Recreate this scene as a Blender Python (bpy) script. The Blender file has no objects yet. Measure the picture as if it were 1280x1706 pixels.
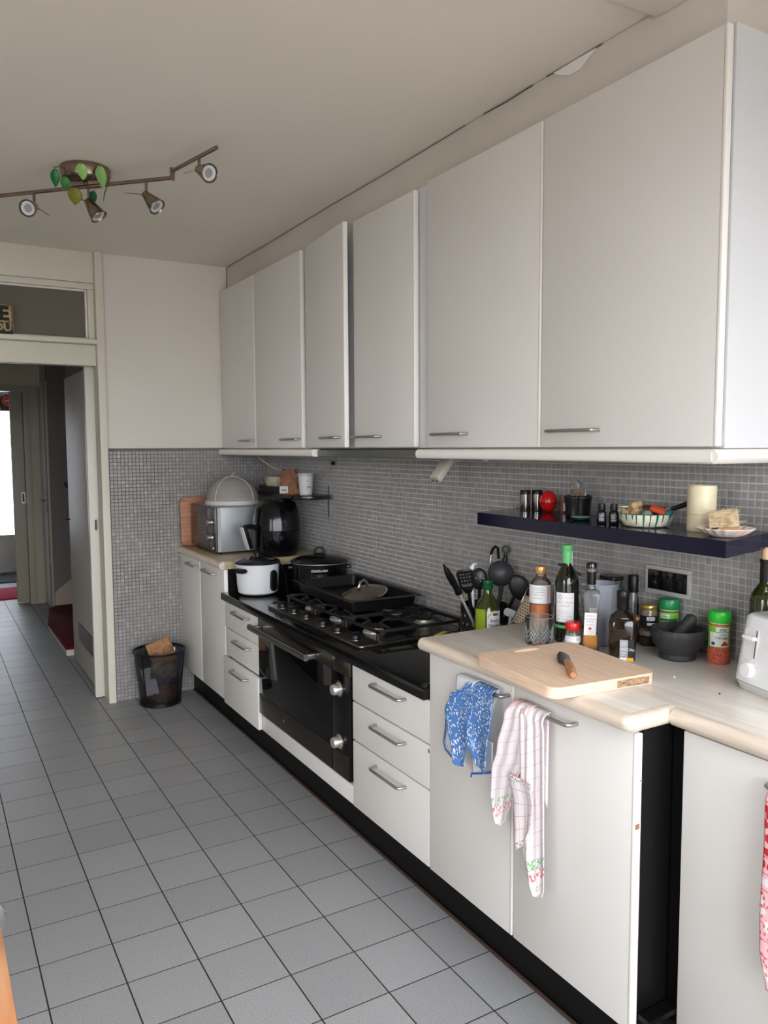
import bpy, bmesh, math, random
from mathutils import Vector, Matrix
random.seed(7)
PI = math.pi
sc = bpy.context.scene
COL = sc.collection

# ------------------------------------------------------------------ camera
FPX, YAW, PITCH, ROLL = 1312.55, 0.529108, 0.0821416, -0.0049863
CAM = Vector((-0.22107, -3.13163, 1.46448))
fw = Vector((math.sin(YAW)*math.cos(PITCH), math.cos(YAW)*math.cos(PITCH), -math.sin(PITCH)))
rt = Vector((math.cos(YAW), -math.sin(YAW), 0)); up = rt.cross(fw)
r2 = rt*math.cos(ROLL) + up*math.sin(ROLL); u2 = -rt*math.sin(ROLL) + up*math.cos(ROLL)
cd = bpy.data.cameras.new('camera'); cam = bpy.data.objects.new('camera', cd); COL.objects.link(cam)
cd.sensor_fit = 'VERTICAL'; cd.sensor_height = 24.0; cd.sensor_width = 18.0
cd.lens = FPX*24.0/1706.0; cd.clip_start = 0.02; cd.clip_end = 60
m = Matrix((r2, u2, -fw)).transposed().to_4x4(); m.translation = CAM
cam.matrix_world = m
sc.camera = cam

# ------------------------------------------------------------------ world, daylight, exposure
w = bpy.data.worlds.new('overcast_sky'); sc.world = w; w.use_nodes = True
wt_ = w.node_tree; bgn = wt_.nodes['Background']; bgn.inputs['Strength'].default_value = 5.2
tcw = wt_.nodes.new('ShaderNodeTexCoord'); sxw = wt_.nodes.new('ShaderNodeSeparateXYZ'); wt_.links.new(tcw.outputs['Generated'], sxw.inputs[0])
crw = wt_.nodes.new('ShaderNodeValToRGB'); mrw = wt_.nodes.new('ShaderNodeMapRange'); mrw.inputs['From Min'].default_value = -1.0
wt_.links.new(sxw.outputs['Z'], mrw.inputs['Value']); wt_.links.new(mrw.outputs[0], crw.inputs['Fac']); wt_.links.new(crw.outputs[0], bgn.inputs['Color'])
els = crw.color_ramp.elements                      # overcast sky over dull ground
els[0].position = 0.0; els[0].color = (0.22, 0.22, 0.22, 1); els[1].position = 1.0; els[1].color = (0.86, 0.89, 0.94, 1)
for p_, c_ in ((0.485, (0.28, 0.285, 0.29, 1)), (0.52, (0.92, 0.95, 1.0, 1)), (0.7, (0.93, 0.96, 1.01, 1))):
    e_ = els.new(p_); e_.color = c_
def portal(name, loc, rot, sx, sy):
    l = bpy.data.lights.new(name, 'AREA'); l.shape = 'RECTANGLE'; l.size = sx; l.size_y = sy; l.cycles.is_portal = True
    o = bpy.data.objects.new(name, l); COL.objects.link(o); o.location = loc; o.rotation_euler = rot
    return o
portal('garden_window_portal', (-0.6, -3.94, 1.2), (PI/2, 0, 0), 4.2, 2.3)
portal('added_side_window_portal', (-3.09, -3.0, 1.52), (0, -PI/2, 0), 1.65, 1.4)  # for the unseen side window, added to lift the near fronts
portal('added_roof_light_portal', (0.05, -3.05, 2.69), (0, 0, 0), 1.5, 1.1)  # for the unseen roof light, added for more light from above
portal('front_door_portal', (0.25, 7.11, 1.3), (-PI/2, 0, 0), 0.95, 1.7)
sc.view_settings.view_transform = 'Standard'; sc.view_settings.look = 'None'
sc.view_settings.gamma = 1.0; sc.view_settings.use_curve_mapping = False
sc.view_settings.exposure = 1.1

# ------------------------------------------------------------------ materials
def lin(c):
    return tuple(((v/255.0)/12.92 if v/255.0 <= 0.04045 else ((v/255.0+0.055)/1.055)**2.4) for v in c) + (1.0,)
MATS = {}
def mat(name, rgb, rough=0.5, metal=0.0, spec=0.5, noise=None, bump=None, coat=0.0, alpha=None, rgb2=None, stretch=(1, 1, 1), sheen=0.0):
    """rgb in sRGB 0..255; noise=(scale, amount) varies towards rgb2 (or darker); bump=(scale, strength)"""
    if name in MATS: return MATS[name]
    M = bpy.data.materials.new(name); M.use_nodes = True; MATS[name] = M
    nt = M.node_tree; b = nt.nodes['Principled BSDF']
    b.inputs['Base Color'].default_value = lin(rgb); b.inputs['Roughness'].default_value = rough
    b.inputs['Metallic'].default_value = metal; b.inputs['Specular IOR Level'].default_value = spec
    b.inputs['Coat Weight'].default_value = coat; b.inputs['Coat Roughness'].default_value = 0.05
    b.inputs['Sheen Weight'].default_value = sheen
    if noise or bump:
        tc = nt.nodes.new('ShaderNodeTexCoord'); mp = nt.nodes.new('ShaderNodeMapping')
        nt.links.new(tc.outputs['Object'], mp.inputs['Vector']); mp.inputs['Scale'].default_value = stretch
    if noise:
        n = nt.nodes.new('ShaderNodeTexNoise'); n.inputs['Scale'].default_value = noise[0]; n.inputs['Detail'].default_value = 5
        nt.links.new(mp.outputs[0], n.inputs['Vector'])
        cr = nt.nodes.new('ShaderNodeValToRGB'); cr.color_ramp.elements[0].position = 0.35; cr.color_ramp.elements[1].position = 0.65
        a = noise[1]; c2 = rgb2 or tuple(v*(1-a) for v in rgb)
        cr.color_ramp.elements[0].color = lin(c2); cr.color_ramp.elements[1].color = lin(rgb)
        nt.links.new(n.outputs['Fac'], cr.inputs['Fac']); nt.links.new(cr.outputs['Color'], b.inputs['Base Color'])
    if bump:
        n2 = nt.nodes.new('ShaderNodeTexNoise'); n2.inputs['Scale'].default_value = bump[0]; n2.inputs['Detail'].default_value = 4
        nt.links.new(mp.outputs[0], n2.inputs['Vector'])
        bp = nt.nodes.new('ShaderNodeBump'); bp.inputs['Strength'].default_value = bump[1]; bp.inputs['Distance'].default_value = 0.004
        nt.links.new(n2.outputs['Fac'], bp.inputs['Height']); nt.links.new(bp.outputs['Normal'], b.inputs['Normal'])
    if alpha is not None:
        b.inputs['Alpha'].default_value = alpha
    return M
def glass(name, rgb=(255, 255, 255), clear=0.9, rough=0.03, body=None):
    """thin clear wall: mostly transparent, fresnel gloss, optional milky body colour"""
    if name in MATS: return MATS[name]
    M = bpy.data.materials.new(name); M.use_nodes = True; MATS[name] = M
    nt = M.node_tree; nt.nodes.remove(nt.nodes['Principled BSDF']); out = nt.nodes['Material Output']
    t = nt.nodes.new('ShaderNodeBsdfTransparent'); t.inputs['Color'].default_value = lin(rgb)
    d = nt.nodes.new('ShaderNodeBsdfDiffuse'); d.inputs['Color'].default_value = lin(body or (225, 228, 230))
    x1 = nt.nodes.new('ShaderNodeMixShader'); x1.inputs[0].default_value = 1-clear
    nt.links.new(t.outputs[0], x1.inputs[1]); nt.links.new(d.outputs[0], x1.inputs[2])
    g = nt.nodes.new('ShaderNodeBsdfGlossy'); g.inputs['Roughness'].default_value = rough
    lw = nt.nodes.new('ShaderNodeFresnel'); lw.inputs['IOR'].default_value = 1.45
    x2 = nt.nodes.new('ShaderNodeMixShader')
    nt.links.new(lw.outputs[0], x2.inputs[0]); nt.links.new(x1.outputs[0], x2.inputs[1]); nt.links.new(g.outputs[0], x2.inputs[2])
    nt.links.new(x2.outputs[0], out.inputs['Surface'])
    return M
def nodes(name):
    M = bpy.data.materials.new(name); M.use_nodes = True; MATS[name] = M
    return M, M.node_tree, M.node_tree.nodes['Principled BSDF']
def N(nt, t, **kw):
    n = nt.nodes.new(t)
    for k, v in kw.items():
        if k in n.inputs: n.inputs[k].default_value = v
        else: setattr(n, k, v)
    return n

CABW = mat('cabinet_white', (225, 222, 217), 0.38, noise=(1.5, 0.02), bump=(220, 0.02))
CABEDGE = mat('cabinet_edge_white', (240, 236, 229), 0.35)  # white of the rails; on door edges it stands for caught light
WALLW = mat('wall_paint', (224, 217, 207), 0.85, noise=(1.2, 0.03), bump=(140, 0.05))
CEILW = mat('ceiling_paint', (234, 226, 212), 0.9, noise=(0.8, 0.03), bump=(120, 0.05))
FRAMEW = mat('frame_paint', (216, 210, 194), 0.5, noise=(2, 0.03))
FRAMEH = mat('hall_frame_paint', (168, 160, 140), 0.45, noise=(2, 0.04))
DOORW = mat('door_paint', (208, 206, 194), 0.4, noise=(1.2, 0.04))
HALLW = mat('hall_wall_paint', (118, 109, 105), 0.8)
BLK = mat('black_laminate', (7, 7, 8), 0.45, spec=0.2)
BLKG = mat('black_gloss', (10, 10, 12), 0.12, coat=0.3)
BLKP = mat('black_plastic', (13, 13, 15), 0.35, spec=0.35)
BLKM = mat('black_matt_iron', (14, 14, 15), 0.55, bump=(300, 0.05))
STEEL = mat('brushed_steel', (176, 174, 170), 0.28, metal=1.0, noise=(30, 0.12), stretch=(1, 0.05, 8))
STEELD = mat('dark_brushed_steel', (118, 110, 102), 0.3, metal=1.0, noise=(30, 0.15), stretch=(8, 0.05, 1))
CHROME = mat('chrome', (205, 205, 205), 0.12, metal=1.0)
BRONZE = mat('brushed_nickel_bronze', (158, 140, 124), 0.24, metal=1.0, noise=(40, 0.1))
HANDLE = mat('handle_steel', (172, 170, 168), 0.34, metal=0.9)
WHITEP = mat('white_plastic', (236, 237, 236), 0.3)
WOODB = mat('board_wood', (235, 207, 182), 0.5, noise=(18, 0.12), stretch=(5, 0.5, 5), rgb2=(224, 190, 160))
TERRA = mat('red_brown_board_wood', (176, 120, 88), 0.55, noise=(14, 0.2), stretch=(1, 1, 6), rgb2=(150, 98, 70))

# worktop: pale beech print with long streaks
def worktop_mat():
    M, nt, b = nodes('pale_beech_worktop')
    tc = N(nt, 'ShaderNodeTexCoord'); mp = N(nt, 'ShaderNodeMapping'); mp.inputs['Scale'].default_value = (1.0, 0.10, 1)
    nt.links.new(tc.outputs['Object'], mp.inputs['Vector'])
    n = N(nt, 'ShaderNodeTexNoise', Scale=42.0, Detail=6.0); nt.links.new(mp.outputs[0], n.inputs['Vector'])
    br = N(nt, 'ShaderNodeTexBrick', Scale=1.0); br.inputs['Brick Width'].default_value = 0.45; br.inputs['Row Height'].default_value = 0.042
    br.inputs['Mortar Size'].default_value = 0.0; br.inputs['Color1'].default_value = lin((237, 231, 223)); br.inputs['Color2'].default_value = lin((229, 222, 212))
    mp2 = N(nt, 'ShaderNodeMapping'); mp2.inputs['Rotation'].default_value = (0, 0, PI/2)
    nt.links.new(tc.outputs['Object'], mp2.inputs['Vector']); nt.links.new(mp2.outputs[0], br.inputs['Vector'])
    cr = N(nt, 'ShaderNodeValToRGB'); cr.color_ramp.elements[0].position = 0.3; cr.color_ramp.elements[1].position = 0.7
    cr.color_ramp.elements[0].color = (0.80, 0.78, 0.76, 1); cr.color_ramp.elements[1].color = (1, 1, 1, 1)
    nt.links.new(n.outputs['Fac'], cr.inputs['Fac'])
    mx = N(nt, 'ShaderNodeMix', data_type='RGBA', blend_type='MULTIPLY'); mx.inputs[0].default_value = 1
    nt.links.new(br.outputs['Color'], mx.inputs[6]); nt.links.new(cr.outputs['Color'], mx.inputs[7])
    nt.links.new(mx.outputs[2], b.inputs['Base Color']); b.inputs['Roughness'].default_value = 0.32
    return M
WORKTOP = worktop_mat()
NOSING = mat('beech_nosing', (222, 206, 188), 0.4, noise=(10, 0.08), stretch=(6, 0.6, 6))
def granite_mat():
    M, nt, b = nodes('black_granite')
    b.inputs['Roughness'].default_value = 0.12; b.inputs['Specular IOR Level'].default_value = 0.35
    n = N(nt, 'ShaderNodeTexNoise', Scale=400.0, Detail=2.0); tc = N(nt, 'ShaderNodeTexCoord'); nt.links.new(tc.outputs['Object'], n.inputs['Vector'])
    cr = N(nt, 'ShaderNodeValToRGB'); cr.color_ramp.elements[0].position = 0.5; cr.color_ramp.elements[1].position = 0.75
    cr.color_ramp.elements[0].color = lin((6, 6, 7)); cr.color_ramp.elements[1].color = lin((28, 27, 27))
    nt.links.new(n.outputs['Fac'], cr.inputs['Fac']); nt.links.new(cr.outputs['Color'], b.inputs['Base Color'])
    return M
GRANITE = granite_mat()
def floor_tile_mat():
    M, nt, b = nodes('grey_speckled_floor_tile')
    g = N(nt, 'ShaderNodeNewGeometry')
    n = N(nt, 'ShaderNodeTexNoise', Scale=260.0, Detail=3.0); nt.links.new(g.outputs['Position'], n.inputs['Vector'])
    cr = N(nt, 'ShaderNodeValToRGB'); cr.color_ramp.elements[0].position = 0.38; cr.color_ramp.elements[1].position = 0.62
    cr.color_ramp.elements[0].color = lin((141, 142, 143)); cr.color_ramp.elements[1].color = lin((161, 162, 163))
    nt.links.new(n.outputs['Fac'], cr.inputs['Fac'])
    dv = N(nt, 'ShaderNodeVectorMath', operation='SCALE'); dv.inputs['Scale'].default_value = 5.0; nt.links.new(g.outputs['Position'], dv.inputs[0])
    fl = N(nt, 'ShaderNodeVectorMath', operation='FLOOR'); nt.links.new(dv.outputs[0], fl.inputs[0])
    wn = N(nt, 'ShaderNodeTexWhiteNoise'); nt.links.new(fl.outputs[0], wn.inputs['Vector'])
    mr = N(nt, 'ShaderNodeMapRange'); mr.inputs['To Min'].default_value = 0.93; mr.inputs['To Max'].default_value = 1.05
    nt.links.new(wn.outputs['Value'], mr.inputs['Value'])
    mx = N(nt, 'ShaderNodeVectorMath', operation='SCALE'); nt.links.new(cr.outputs['Color'], mx.inputs[0]); nt.links.new(mr.outputs[0], mx.inputs['Scale'])
    nt.links.new(mx.outputs[0], b.inputs['Base Color']); b.inputs['Roughness'].default_value = 0.42; b.inputs['Specular IOR Level'].default_value = 0.4
    bm = N(nt, 'ShaderNodeBump', Strength=0.06, Distance=0.002); nt.links.new(n.outputs['Fac'], bm.inputs['Height']); nt.links.new(bm.outputs[0], b.inputs['Normal'])
    return M
FTILE = floor_tile_mat()
GROUT = mat('dark_floor_grout', (24, 24, 25), 0.9)
PITCHM = 0.021
def mosaic_mat():
    M, nt, b = nodes('grey_glass_mosaic_tile')
    g = N(nt, 'ShaderNodeNewGeometry')
    dv = N(nt, 'ShaderNodeVectorMath', operation='SCALE'); dv.inputs['Scale'].default_value = 1/PITCHM; nt.links.new(g.outputs['Position'], dv.inputs[0])
    fl = N(nt, 'ShaderNodeVectorMath', operation='FLOOR'); nt.links.new(dv.outputs[0], fl.inputs[0])
    wn = N(nt, 'ShaderNodeTexWhiteNoise'); nt.links.new(fl.outputs[0], wn.inputs['Vector'])
    cr = N(nt, 'ShaderNodeValToRGB'); cr.color_ramp.elements[0].color = lin((146, 144, 142)); cr.color_ramp.elements[1].color = lin((166, 165, 164))
    e = cr.color_ramp.elements.new(0.75); e.color = lin((155, 153, 151))
    nt.links.new(wn.outputs['Value'], cr.inputs['Fac'])
    n = N(nt, 'ShaderNodeTexNoise', Scale=300.0, Detail=2.0); nt.links.new(g.outputs['Position'], n.inputs['Vector'])
    mr = N(nt, 'ShaderNodeMapRange'); mr.inputs['To Min'].default_value = 0.85; mr.inputs['To Max'].default_value = 1.12; nt.links.new(n.outputs['Fac'], mr.inputs['Value'])
    sx = N(nt, 'ShaderNodeVectorMath', operation='SCALE'); nt.links.new(cr.outputs['Color'], sx.inputs[0]); nt.links.new(mr.outputs[0], sx.inputs['Scale'])
    nt.links.new(sx.outputs[0], b.inputs['Base Color']); b.inputs['Roughness'].default_value = 0.3
    return M
MOSAIC = mosaic_mat()
GROUTL = mat('pale_mosaic_grout', (226, 224, 219), 0.85, noise=(2.5, 0.5), rgb2=(186, 183, 178))
GROUTD = mat('grubby_mosaic_grout', (124, 120, 114), 0.85, noise=(3, 0.4), rgb2=(84, 80, 76))

# ------------------------------------------------------------------ mesh helpers
def box(bm, x0, x1, y0, y1, z0, z1, bev=0.0, seg=2):
    M = Matrix.Translation(((x0+x1)/2, (y0+y1)/2, (z0+z1)/2)) @ Matrix.Diagonal((abs(x1-x0), abs(y1-y0), abs(z1-z0), 1))
    r = bmesh.ops.create_cube(bm, size=1.0, matrix=M)
    if bev > 0:
        es = set()
        for v in r['verts']: es.update(v.link_edges)
        bmesh.ops.bevel(bm, geom=list(es), offset=bev, segments=seg, affect='EDGES', profile=0.6)
    return bm
def lathe(bm, prof, seg=32, c=(0, 0), sx=1.0, sy=1.0, a0=0.0, wob=None):
    rings = []
    for (r, z) in prof:
        if r <= 1e-6:
            rings.append([bm.verts.new((c[0], c[1], z))])
        else:
            ring = []
            for i in range(seg):
                a = a0 + 2*PI*i/seg; rr = r*(wob(a, z) if wob else 1)
                ring.append(bm.verts.new((c[0]+rr*math.cos(a)*sx, c[1]+rr*math.sin(a)*sy, z)))
            rings.append(ring)
    for A, B in zip(rings, rings[1:]):
        if len(A) == 1 and len(B) == 1: continue
        for i in range(seg):
            j = (i+1) % seg
            if len(A) == 1: bm.faces.new((A[0], B[j], B[i]))
            elif len(B) == 1: bm.faces.new((A[i], A[j], B[0]))
            else: bm.faces.new((A[i], A[j], B[j], B[i]))
    return bm
def tube(bm, pts, r, seg=10, cap=True):
    pts = [Vector(p) for p in pts]; n = len(pts)
    rs = r if isinstance(r, (list, tuple)) else [r]*n
    t0 = (pts[1]-pts[0]).normalized(); ref = Vector((0, 0, 1)) if abs(t0.z) < 0.9 else Vector((1, 0, 0))
    nx = t0.cross(ref).normalized(); rings = []
    for i, p in enumerate(pts):
        t = (pts[min(i+1, n-1)]-pts[max(i-1, 0)]).normalized()
        nx = (nx - t*nx.dot(t)).normalized(); ny = t.cross(nx)
        rings.append([bm.verts.new(p + (nx*math.cos(2*PI*k/seg) + ny*math.sin(2*PI*k/seg))*rs[i]) for k in range(seg)])
    for A, B in zip(rings, rings[1:]):
        for k in range(seg):
            j = (k+1) % seg; bm.faces.new((A[k], A[j], B[j], B[k]))
    if cap:
        bm.faces.new(list(reversed(rings[0]))); bm.faces.new(rings[-1])
    return bm
def prism(bm, poly, z0, z1, bev=0.0, seg=2):
    b = [bm.verts.new((p[0], p[1], z0)) for p in poly]; t = [bm.verts.new((p[0], p[1], z1)) for p in poly]
    n = len(poly); fs = [bm.faces.new(list(reversed(b))), bm.faces.new(t)]
    for i in range(n): fs.append(bm.faces.new((b[i], b[(i+1) % n], t[(i+1) % n], t[i])))
    if bev > 0:
        es = set()
        for f in fs[:2]: es.update(f.edges)
        bmesh.ops.bevel(bm, geom=list(es), offset=bev, segments=seg, affect='EDGES', profile=0.5)
    return bm
def grid(bm, fn, nu, nv, uvs=None):
    vs = [[bm.verts.new(fn(i/nu, j/nv)) for i in range(nu+1)] for j in range(nv+1)]
    lay = bm.loops.layers.uv.verify() if uvs else None
    for j in range(nv):
        for i in range(nu):
            f = bm.faces.new((vs[j][i], vs[j][i+1], vs[j+1][i+1], vs[j+1][i]))
            if lay:
                for l, (a, b_) in zip(f.loops, ((i, j), (i+1, j), (i+1, j+1), (i, j+1))):
                    l[lay].uv = uvs(a/nu, b_/nv)
    return bm
def rotated(bm, M):
    bmesh.ops.transform(bm, matrix=M, verts=bm.verts); return bm
def B(): return bmesh.new()
def obj(name, bm, material, parent=None, loc=None, rot=None, smooth=True, ang=40, recalc=True, solid=0, subd=0):
    if recalc: bmesh.ops.recalc_face_normals(bm, faces=bm.faces)
    me = bpy.data.meshes.new(name); bm.to_mesh(me); bm.free()
    if smooth:
        me.shade_smooth(); me.set_sharp_from_angle(angle=math.radians(ang))
    o = bpy.data.objects.new(name, me); COL.objects.link(o)
    if material: me.materials.append(material)
    if parent: o.parent = parent
    if loc: o.location = loc
    if rot: o.rotation_euler = rot
    if solid:
        md = o.modifiers.new('thickness', 'SOLIDIFY'); md.thickness = solid; md.offset = 0
    if subd:
        md = o.modifiers.new('smooth', 'SUBSURF'); md.levels = subd; md.render_levels = subd
    return o
def tag(o, label, cat, group=None):
    o['label'] = label; o['category'] = cat
    if group: o['group'] = group
    return o
def thing(name, label, cat, loc=(0, 0, 0), rotz=0.0, group=None):
    o = bpy.data.objects.new(name, None); o.empty_display_size = 0.05; COL.objects.link(o)
    o.location = loc; o.rotation_euler = (0, 0, rotz); return tag(o, label, cat, group)
def struct(name, bm, material, parent=None, **k):
    o = obj(name, bm, material, parent, **k)
    if not parent: o['kind'] = 'structure'
    return o
def bbox(name, material, parent, x0, x1, y0, y1, z0, z1, bev=0.0, **k):
    return obj(name, box(B(), x0, x1, y0, y1, z0, z1, bev), material, parent, **k)
def face_cam(x, y): return math.atan2(CAM.y-y, CAM.x-x)   # a thing's label side (+X) turned to the room
def text_mesh(body, size, bold=0.0, align='CENTER'):
    cu = bpy.data.curves.new('lettering', 'FONT'); cu.body = body; cu.size = size; cu.align_x = align; cu.align_y = 'CENTER'
    cu.offset = bold; cu.resolution_u = 2; cu.fill_mode = 'FRONT'
    o = bpy.data.objects.new('lettering', cu); COL.objects.link(o)
    dg = bpy.context.evaluated_depsgraph_get(); me = bpy.data.meshes.new_from_object(o.evaluated_get(dg))
    bpy.data.objects.remove(o); bpy.data.curves.remove(cu); return me
def text_on(body, size, material, parent, place, bold=0.0, name='lettering'):
    """place(x, y) -> local point; text x runs right, y up"""
    me = text_mesh(body, size, bold)
    for v in me.vertices: v.co = Vector(place(v.co.x, v.co.y))
    me.name = name; me.materials.append(material)
    o = bpy.data.objects.new(name, me); COL.objects.link(o); o.parent = parent; return o
def on_cyl(r, z, a=0.0): return lambda x, y: (r*math.cos(a+x/r), r*math.sin(a+x/r), z+y)
def wrap(name, material, parent, r, a0, a1, z0, z1, n=14, r1=None, c=(0, 0)):
    """a paper label round part of a cylinder"""
    r1 = r1 or r
    return obj(name, grid(B(), lambda u, v: (c[0]+(r+(r1-r)*v)*math.cos(a0+(a1-a0)*u), c[1]+(r+(r1-r)*v)*math.sin(a0+(a1-a0)*u), z0+(z1-z0)*v), n, 1), material, parent, recalc=False)
def arc(cx, cy, r, a0, a1, n): return [(cx+r*math.cos(a0+(a1-a0)*i/n), cy+r*math.sin(a0+(a1-a0)*i/n)) for i in range(n+1)]
def rrect(x0, x1, y0, y1, r, n=6):
    return arc(x1-r, y1-r, r, 0, PI/2, n)+arc(x0+r, y1-r, r, PI/2, PI, n)+arc(x0+r, y0+r, r, PI, 1.5*PI, n)+arc(x1-r, y0+r, r, 1.5*PI, 2*PI, n)

# ------------------------------------------------------------------ room shell
ZC = 2.545; XW = 1.66; YF = 1.52
fl = struct('floor', box(B(), -3.1, 2.2, -3.95, 7.2, -0.06, -0.0005), GROUT, smooth=False)
tm = B(); box(tm, -0.0979, 0.0979, -0.0979, 0.0979, -0.012, 0.0)
tile_mesh = bpy.data.meshes.new('tile'); tm.to_mesh(tile_mesh); tm.free(); tile_mesh.materials.append(FTILE)
def see(x, y, z=0.0, mg=60):
    d = Vector((x, y, z))-CAM; zz = d.dot(fw)
    if zz < 0.2: return False
    px = 640+FPX*d.dot(r2)/zz; py = 853-FPX*d.dot(u2)/zz
    return -mg < px < 1280+mg and -mg < py < 1706+mg
rest = []
cnt = 0
for i in range(-15, 9):
    for j in range(-19, 36):
        x, y = i*0.2+0.1, j*0.2+0.1
        if y > 1.6 and not (-0.5 < x < 0.8): continue
        vis = see(x, y) and x < 1.25 and y < 2.75 and not (y > 1.6 and x > 0.75)
        if vis and cnt < 298:
            o = bpy.data.objects.new('tile', tile_mesh); COL.objects.link(o); o.parent = fl; o.location = (x, y, 0); cnt += 1
        else: rest.append((x, y))
bm = B()
for (x, y) in rest: box(bm, x-0.0979, x+0.0979, y-0.0979, y+0.0979, -0.012, 0.0)
o = obj('floor_tiles_beyond', bm, FTILE, fl, smooth=False); o['kind'] = 'stuff'

SK = (-0.7, 0.8, -3.6, -2.5)                              # opening of an unseen roof light, added to brighten the near floor and worktop
bm = B()
for a in ((-3.1, 1.76, SK[3], 1.62), (-3.1, 1.76, -3.95, SK[2]), (-3.1, SK[0], SK[2], SK[3]), (SK[1], 1.76, SK[2], SK[3])): box(bm, *a, ZC, ZC+0.1)
cl = struct('ceiling', bm, CEILW, smooth=False)
bm = B()
for a in ((SK[0], SK[1], SK[2], SK[2]+0.04), (SK[0], SK[1], SK[3]-0.04, SK[3]), (SK[0], SK[0]+0.04, SK[2]+0.04, SK[3]-0.04), (SK[1]-0.04, SK[1], SK[2]+0.04, SK[3]-0.04)): box(bm, *a, ZC+0.101, ZC+0.16, 0.003)
rl = struct('added_roof_light', bm, FRAMEW); bbox('pane', glass('window_pane', clear=0.98), rl, SK[0]+0.04, SK[1]-0.04, SK[2]+0.04, SK[3]-0.04, ZC+0.125, ZC+0.131)  # frame and pane of the added roof light, out of view
struct('ceiling_beam', box(B(), -3.0, 1.409, -1.80, -1.70, ZC-0.018, ZC-0.0005, 0.004), CEILW)
bm = B(); box(bm, 1.41, XW, -1.905, YF, 2.405, ZC-0.001, 0.003)
sof = struct('ceiling_soffit', bm, mat('soffit_paint', (214, 207, 196), 0.85, noise=(1.5, 0.05), bump=(140, 0.05)))
# flaked paint and cracks along the top of the soffit
FLAKE = mat('flaked_plaster', (240, 238, 232), 0.9); CRACK = mat('plaster_crack', (92, 80, 66), 0.9)
bm = B(); prism(bm, [(-1.50, -0.002), (-1.47, -0.018), (-1.44, -0.034), (-1.40, -0.034), (-1.36, -0.02), (-1.33, -0.002)], 0, 0.0015)
rotated(bm, Matrix.Translation((1.4085, 0, ZC-0.002)) @ Matrix(((0, 0, -1, 0), (1, 0, 0, 0), (0, 1, 0, 0), (0, 0, 0, 1))))
obj('paint_flake', bm, FLAKE, sof)
for (a, b_) in ((-1.52, -1.30), (-1.24, -1.0), (-0.9, 0.2), (0.2, 1.5)):
    obj('crack', tube(B(), [(1.4085, a, ZC-0.003), (1.4085, (a+b_)/2, ZC-0.006), (1.4085, b_, ZC-0.002)], 0.0016 if a < -1 else 0.0011, 5), CRACK, sof)
obj('crack', tube(B(), [(1.4085, YF-0.004, ZC-0.002), (1.4085, YF-0.004, 2.41)], 0.002, 5), CRACK, sof)

wr = struct('wall_right', box(B(), XW, XW+0.1, -3.95, 1.62, 0, ZC), WALLW, smooth=False)
wf = struct('wall_far', box(B(), 0.687, XW+0.1, YF, 1.62, 0, ZC-0.0005), WALLW, smooth=False)
bm = B()
for a in ((-3.1, -3.0, -3.95, -3.7, 0, ZC), (-3.1, -3.0, -2.3, 1.62, 0, ZC), (-3.1, -3.0, -3.7, -2.3, 0, 0.7), (-3.1, -3.0, -3.7, -2.3, 2.35, ZC)): box(bm, *a)
struct('wall_left', bm, WALLW, smooth=False)
bm = B()
for a in ((-3.08, -3.02, -3.7, -2.3, 0.7, 0.76), (-3.08, -3.02, -3.7, -2.3, 2.29, 2.35), (-3.08, -3.02, -3.7, -3.64, 0.76, 2.29), (-3.08, -3.02, -2.36, -2.3, 0.76, 2.29), (-3.08, -3.02, -3.03, -2.97, 0.76, 2.29)): box(bm, *a, 0.005)
wn4 = struct('added_side_window', bm, FRAMEW)  # unseen window added to brighten the near fronts and mosaic
for a in ((-3.64, -3.03), (-2.97, -2.36)): bbox('pane', glass('window_pane', clear=0.98), wn4, -3.053, -3.047, a[0], a[1], 0.76, 2.29)
bm = B()
for a in ((-3.0, 1.66, -3.95, -3.85, 0, 0.05), (-3.0, 1.66, -3.95, -3.85, 2.35, ZC), (-3.0, -2.7, -3.95, -3.85, 0.05, 2.35), (1.6, 1.66, -3.95, -3.85, 0.05, 2.35)): box(bm, *a)
struct('wall_back', bm, WALLW, smooth=False)
bm = B()
for a in ((-2.7, 1.6, -3.93, -3.87, 0.05, 0.11), (-2.7, 1.6, -3.93, -3.87, 2.29, 2.35), (-2.7, -2.64, -3.93, -3.87, 0.11, 2.29), (1.54, 1.6, -3.93, -3.87, 0.11, 2.29),
          (-0.78, -0.72, -3.93, -3.87, 0.11, 2.29), (0.34, 0.40, -3.93, -3.87, 0.11, 2.29)): box(bm, *a, 0.005)
wn = struct('window_1', bm, FRAMEW)
for a in ((-2.64, -0.78), (-0.72, 0.34), (0.40, 1.54)): bbox('pane', glass('window_pane', clear=0.98), wn, a[0], a[1], -3.903, -3.897, 0.11, 2.29)

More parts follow.
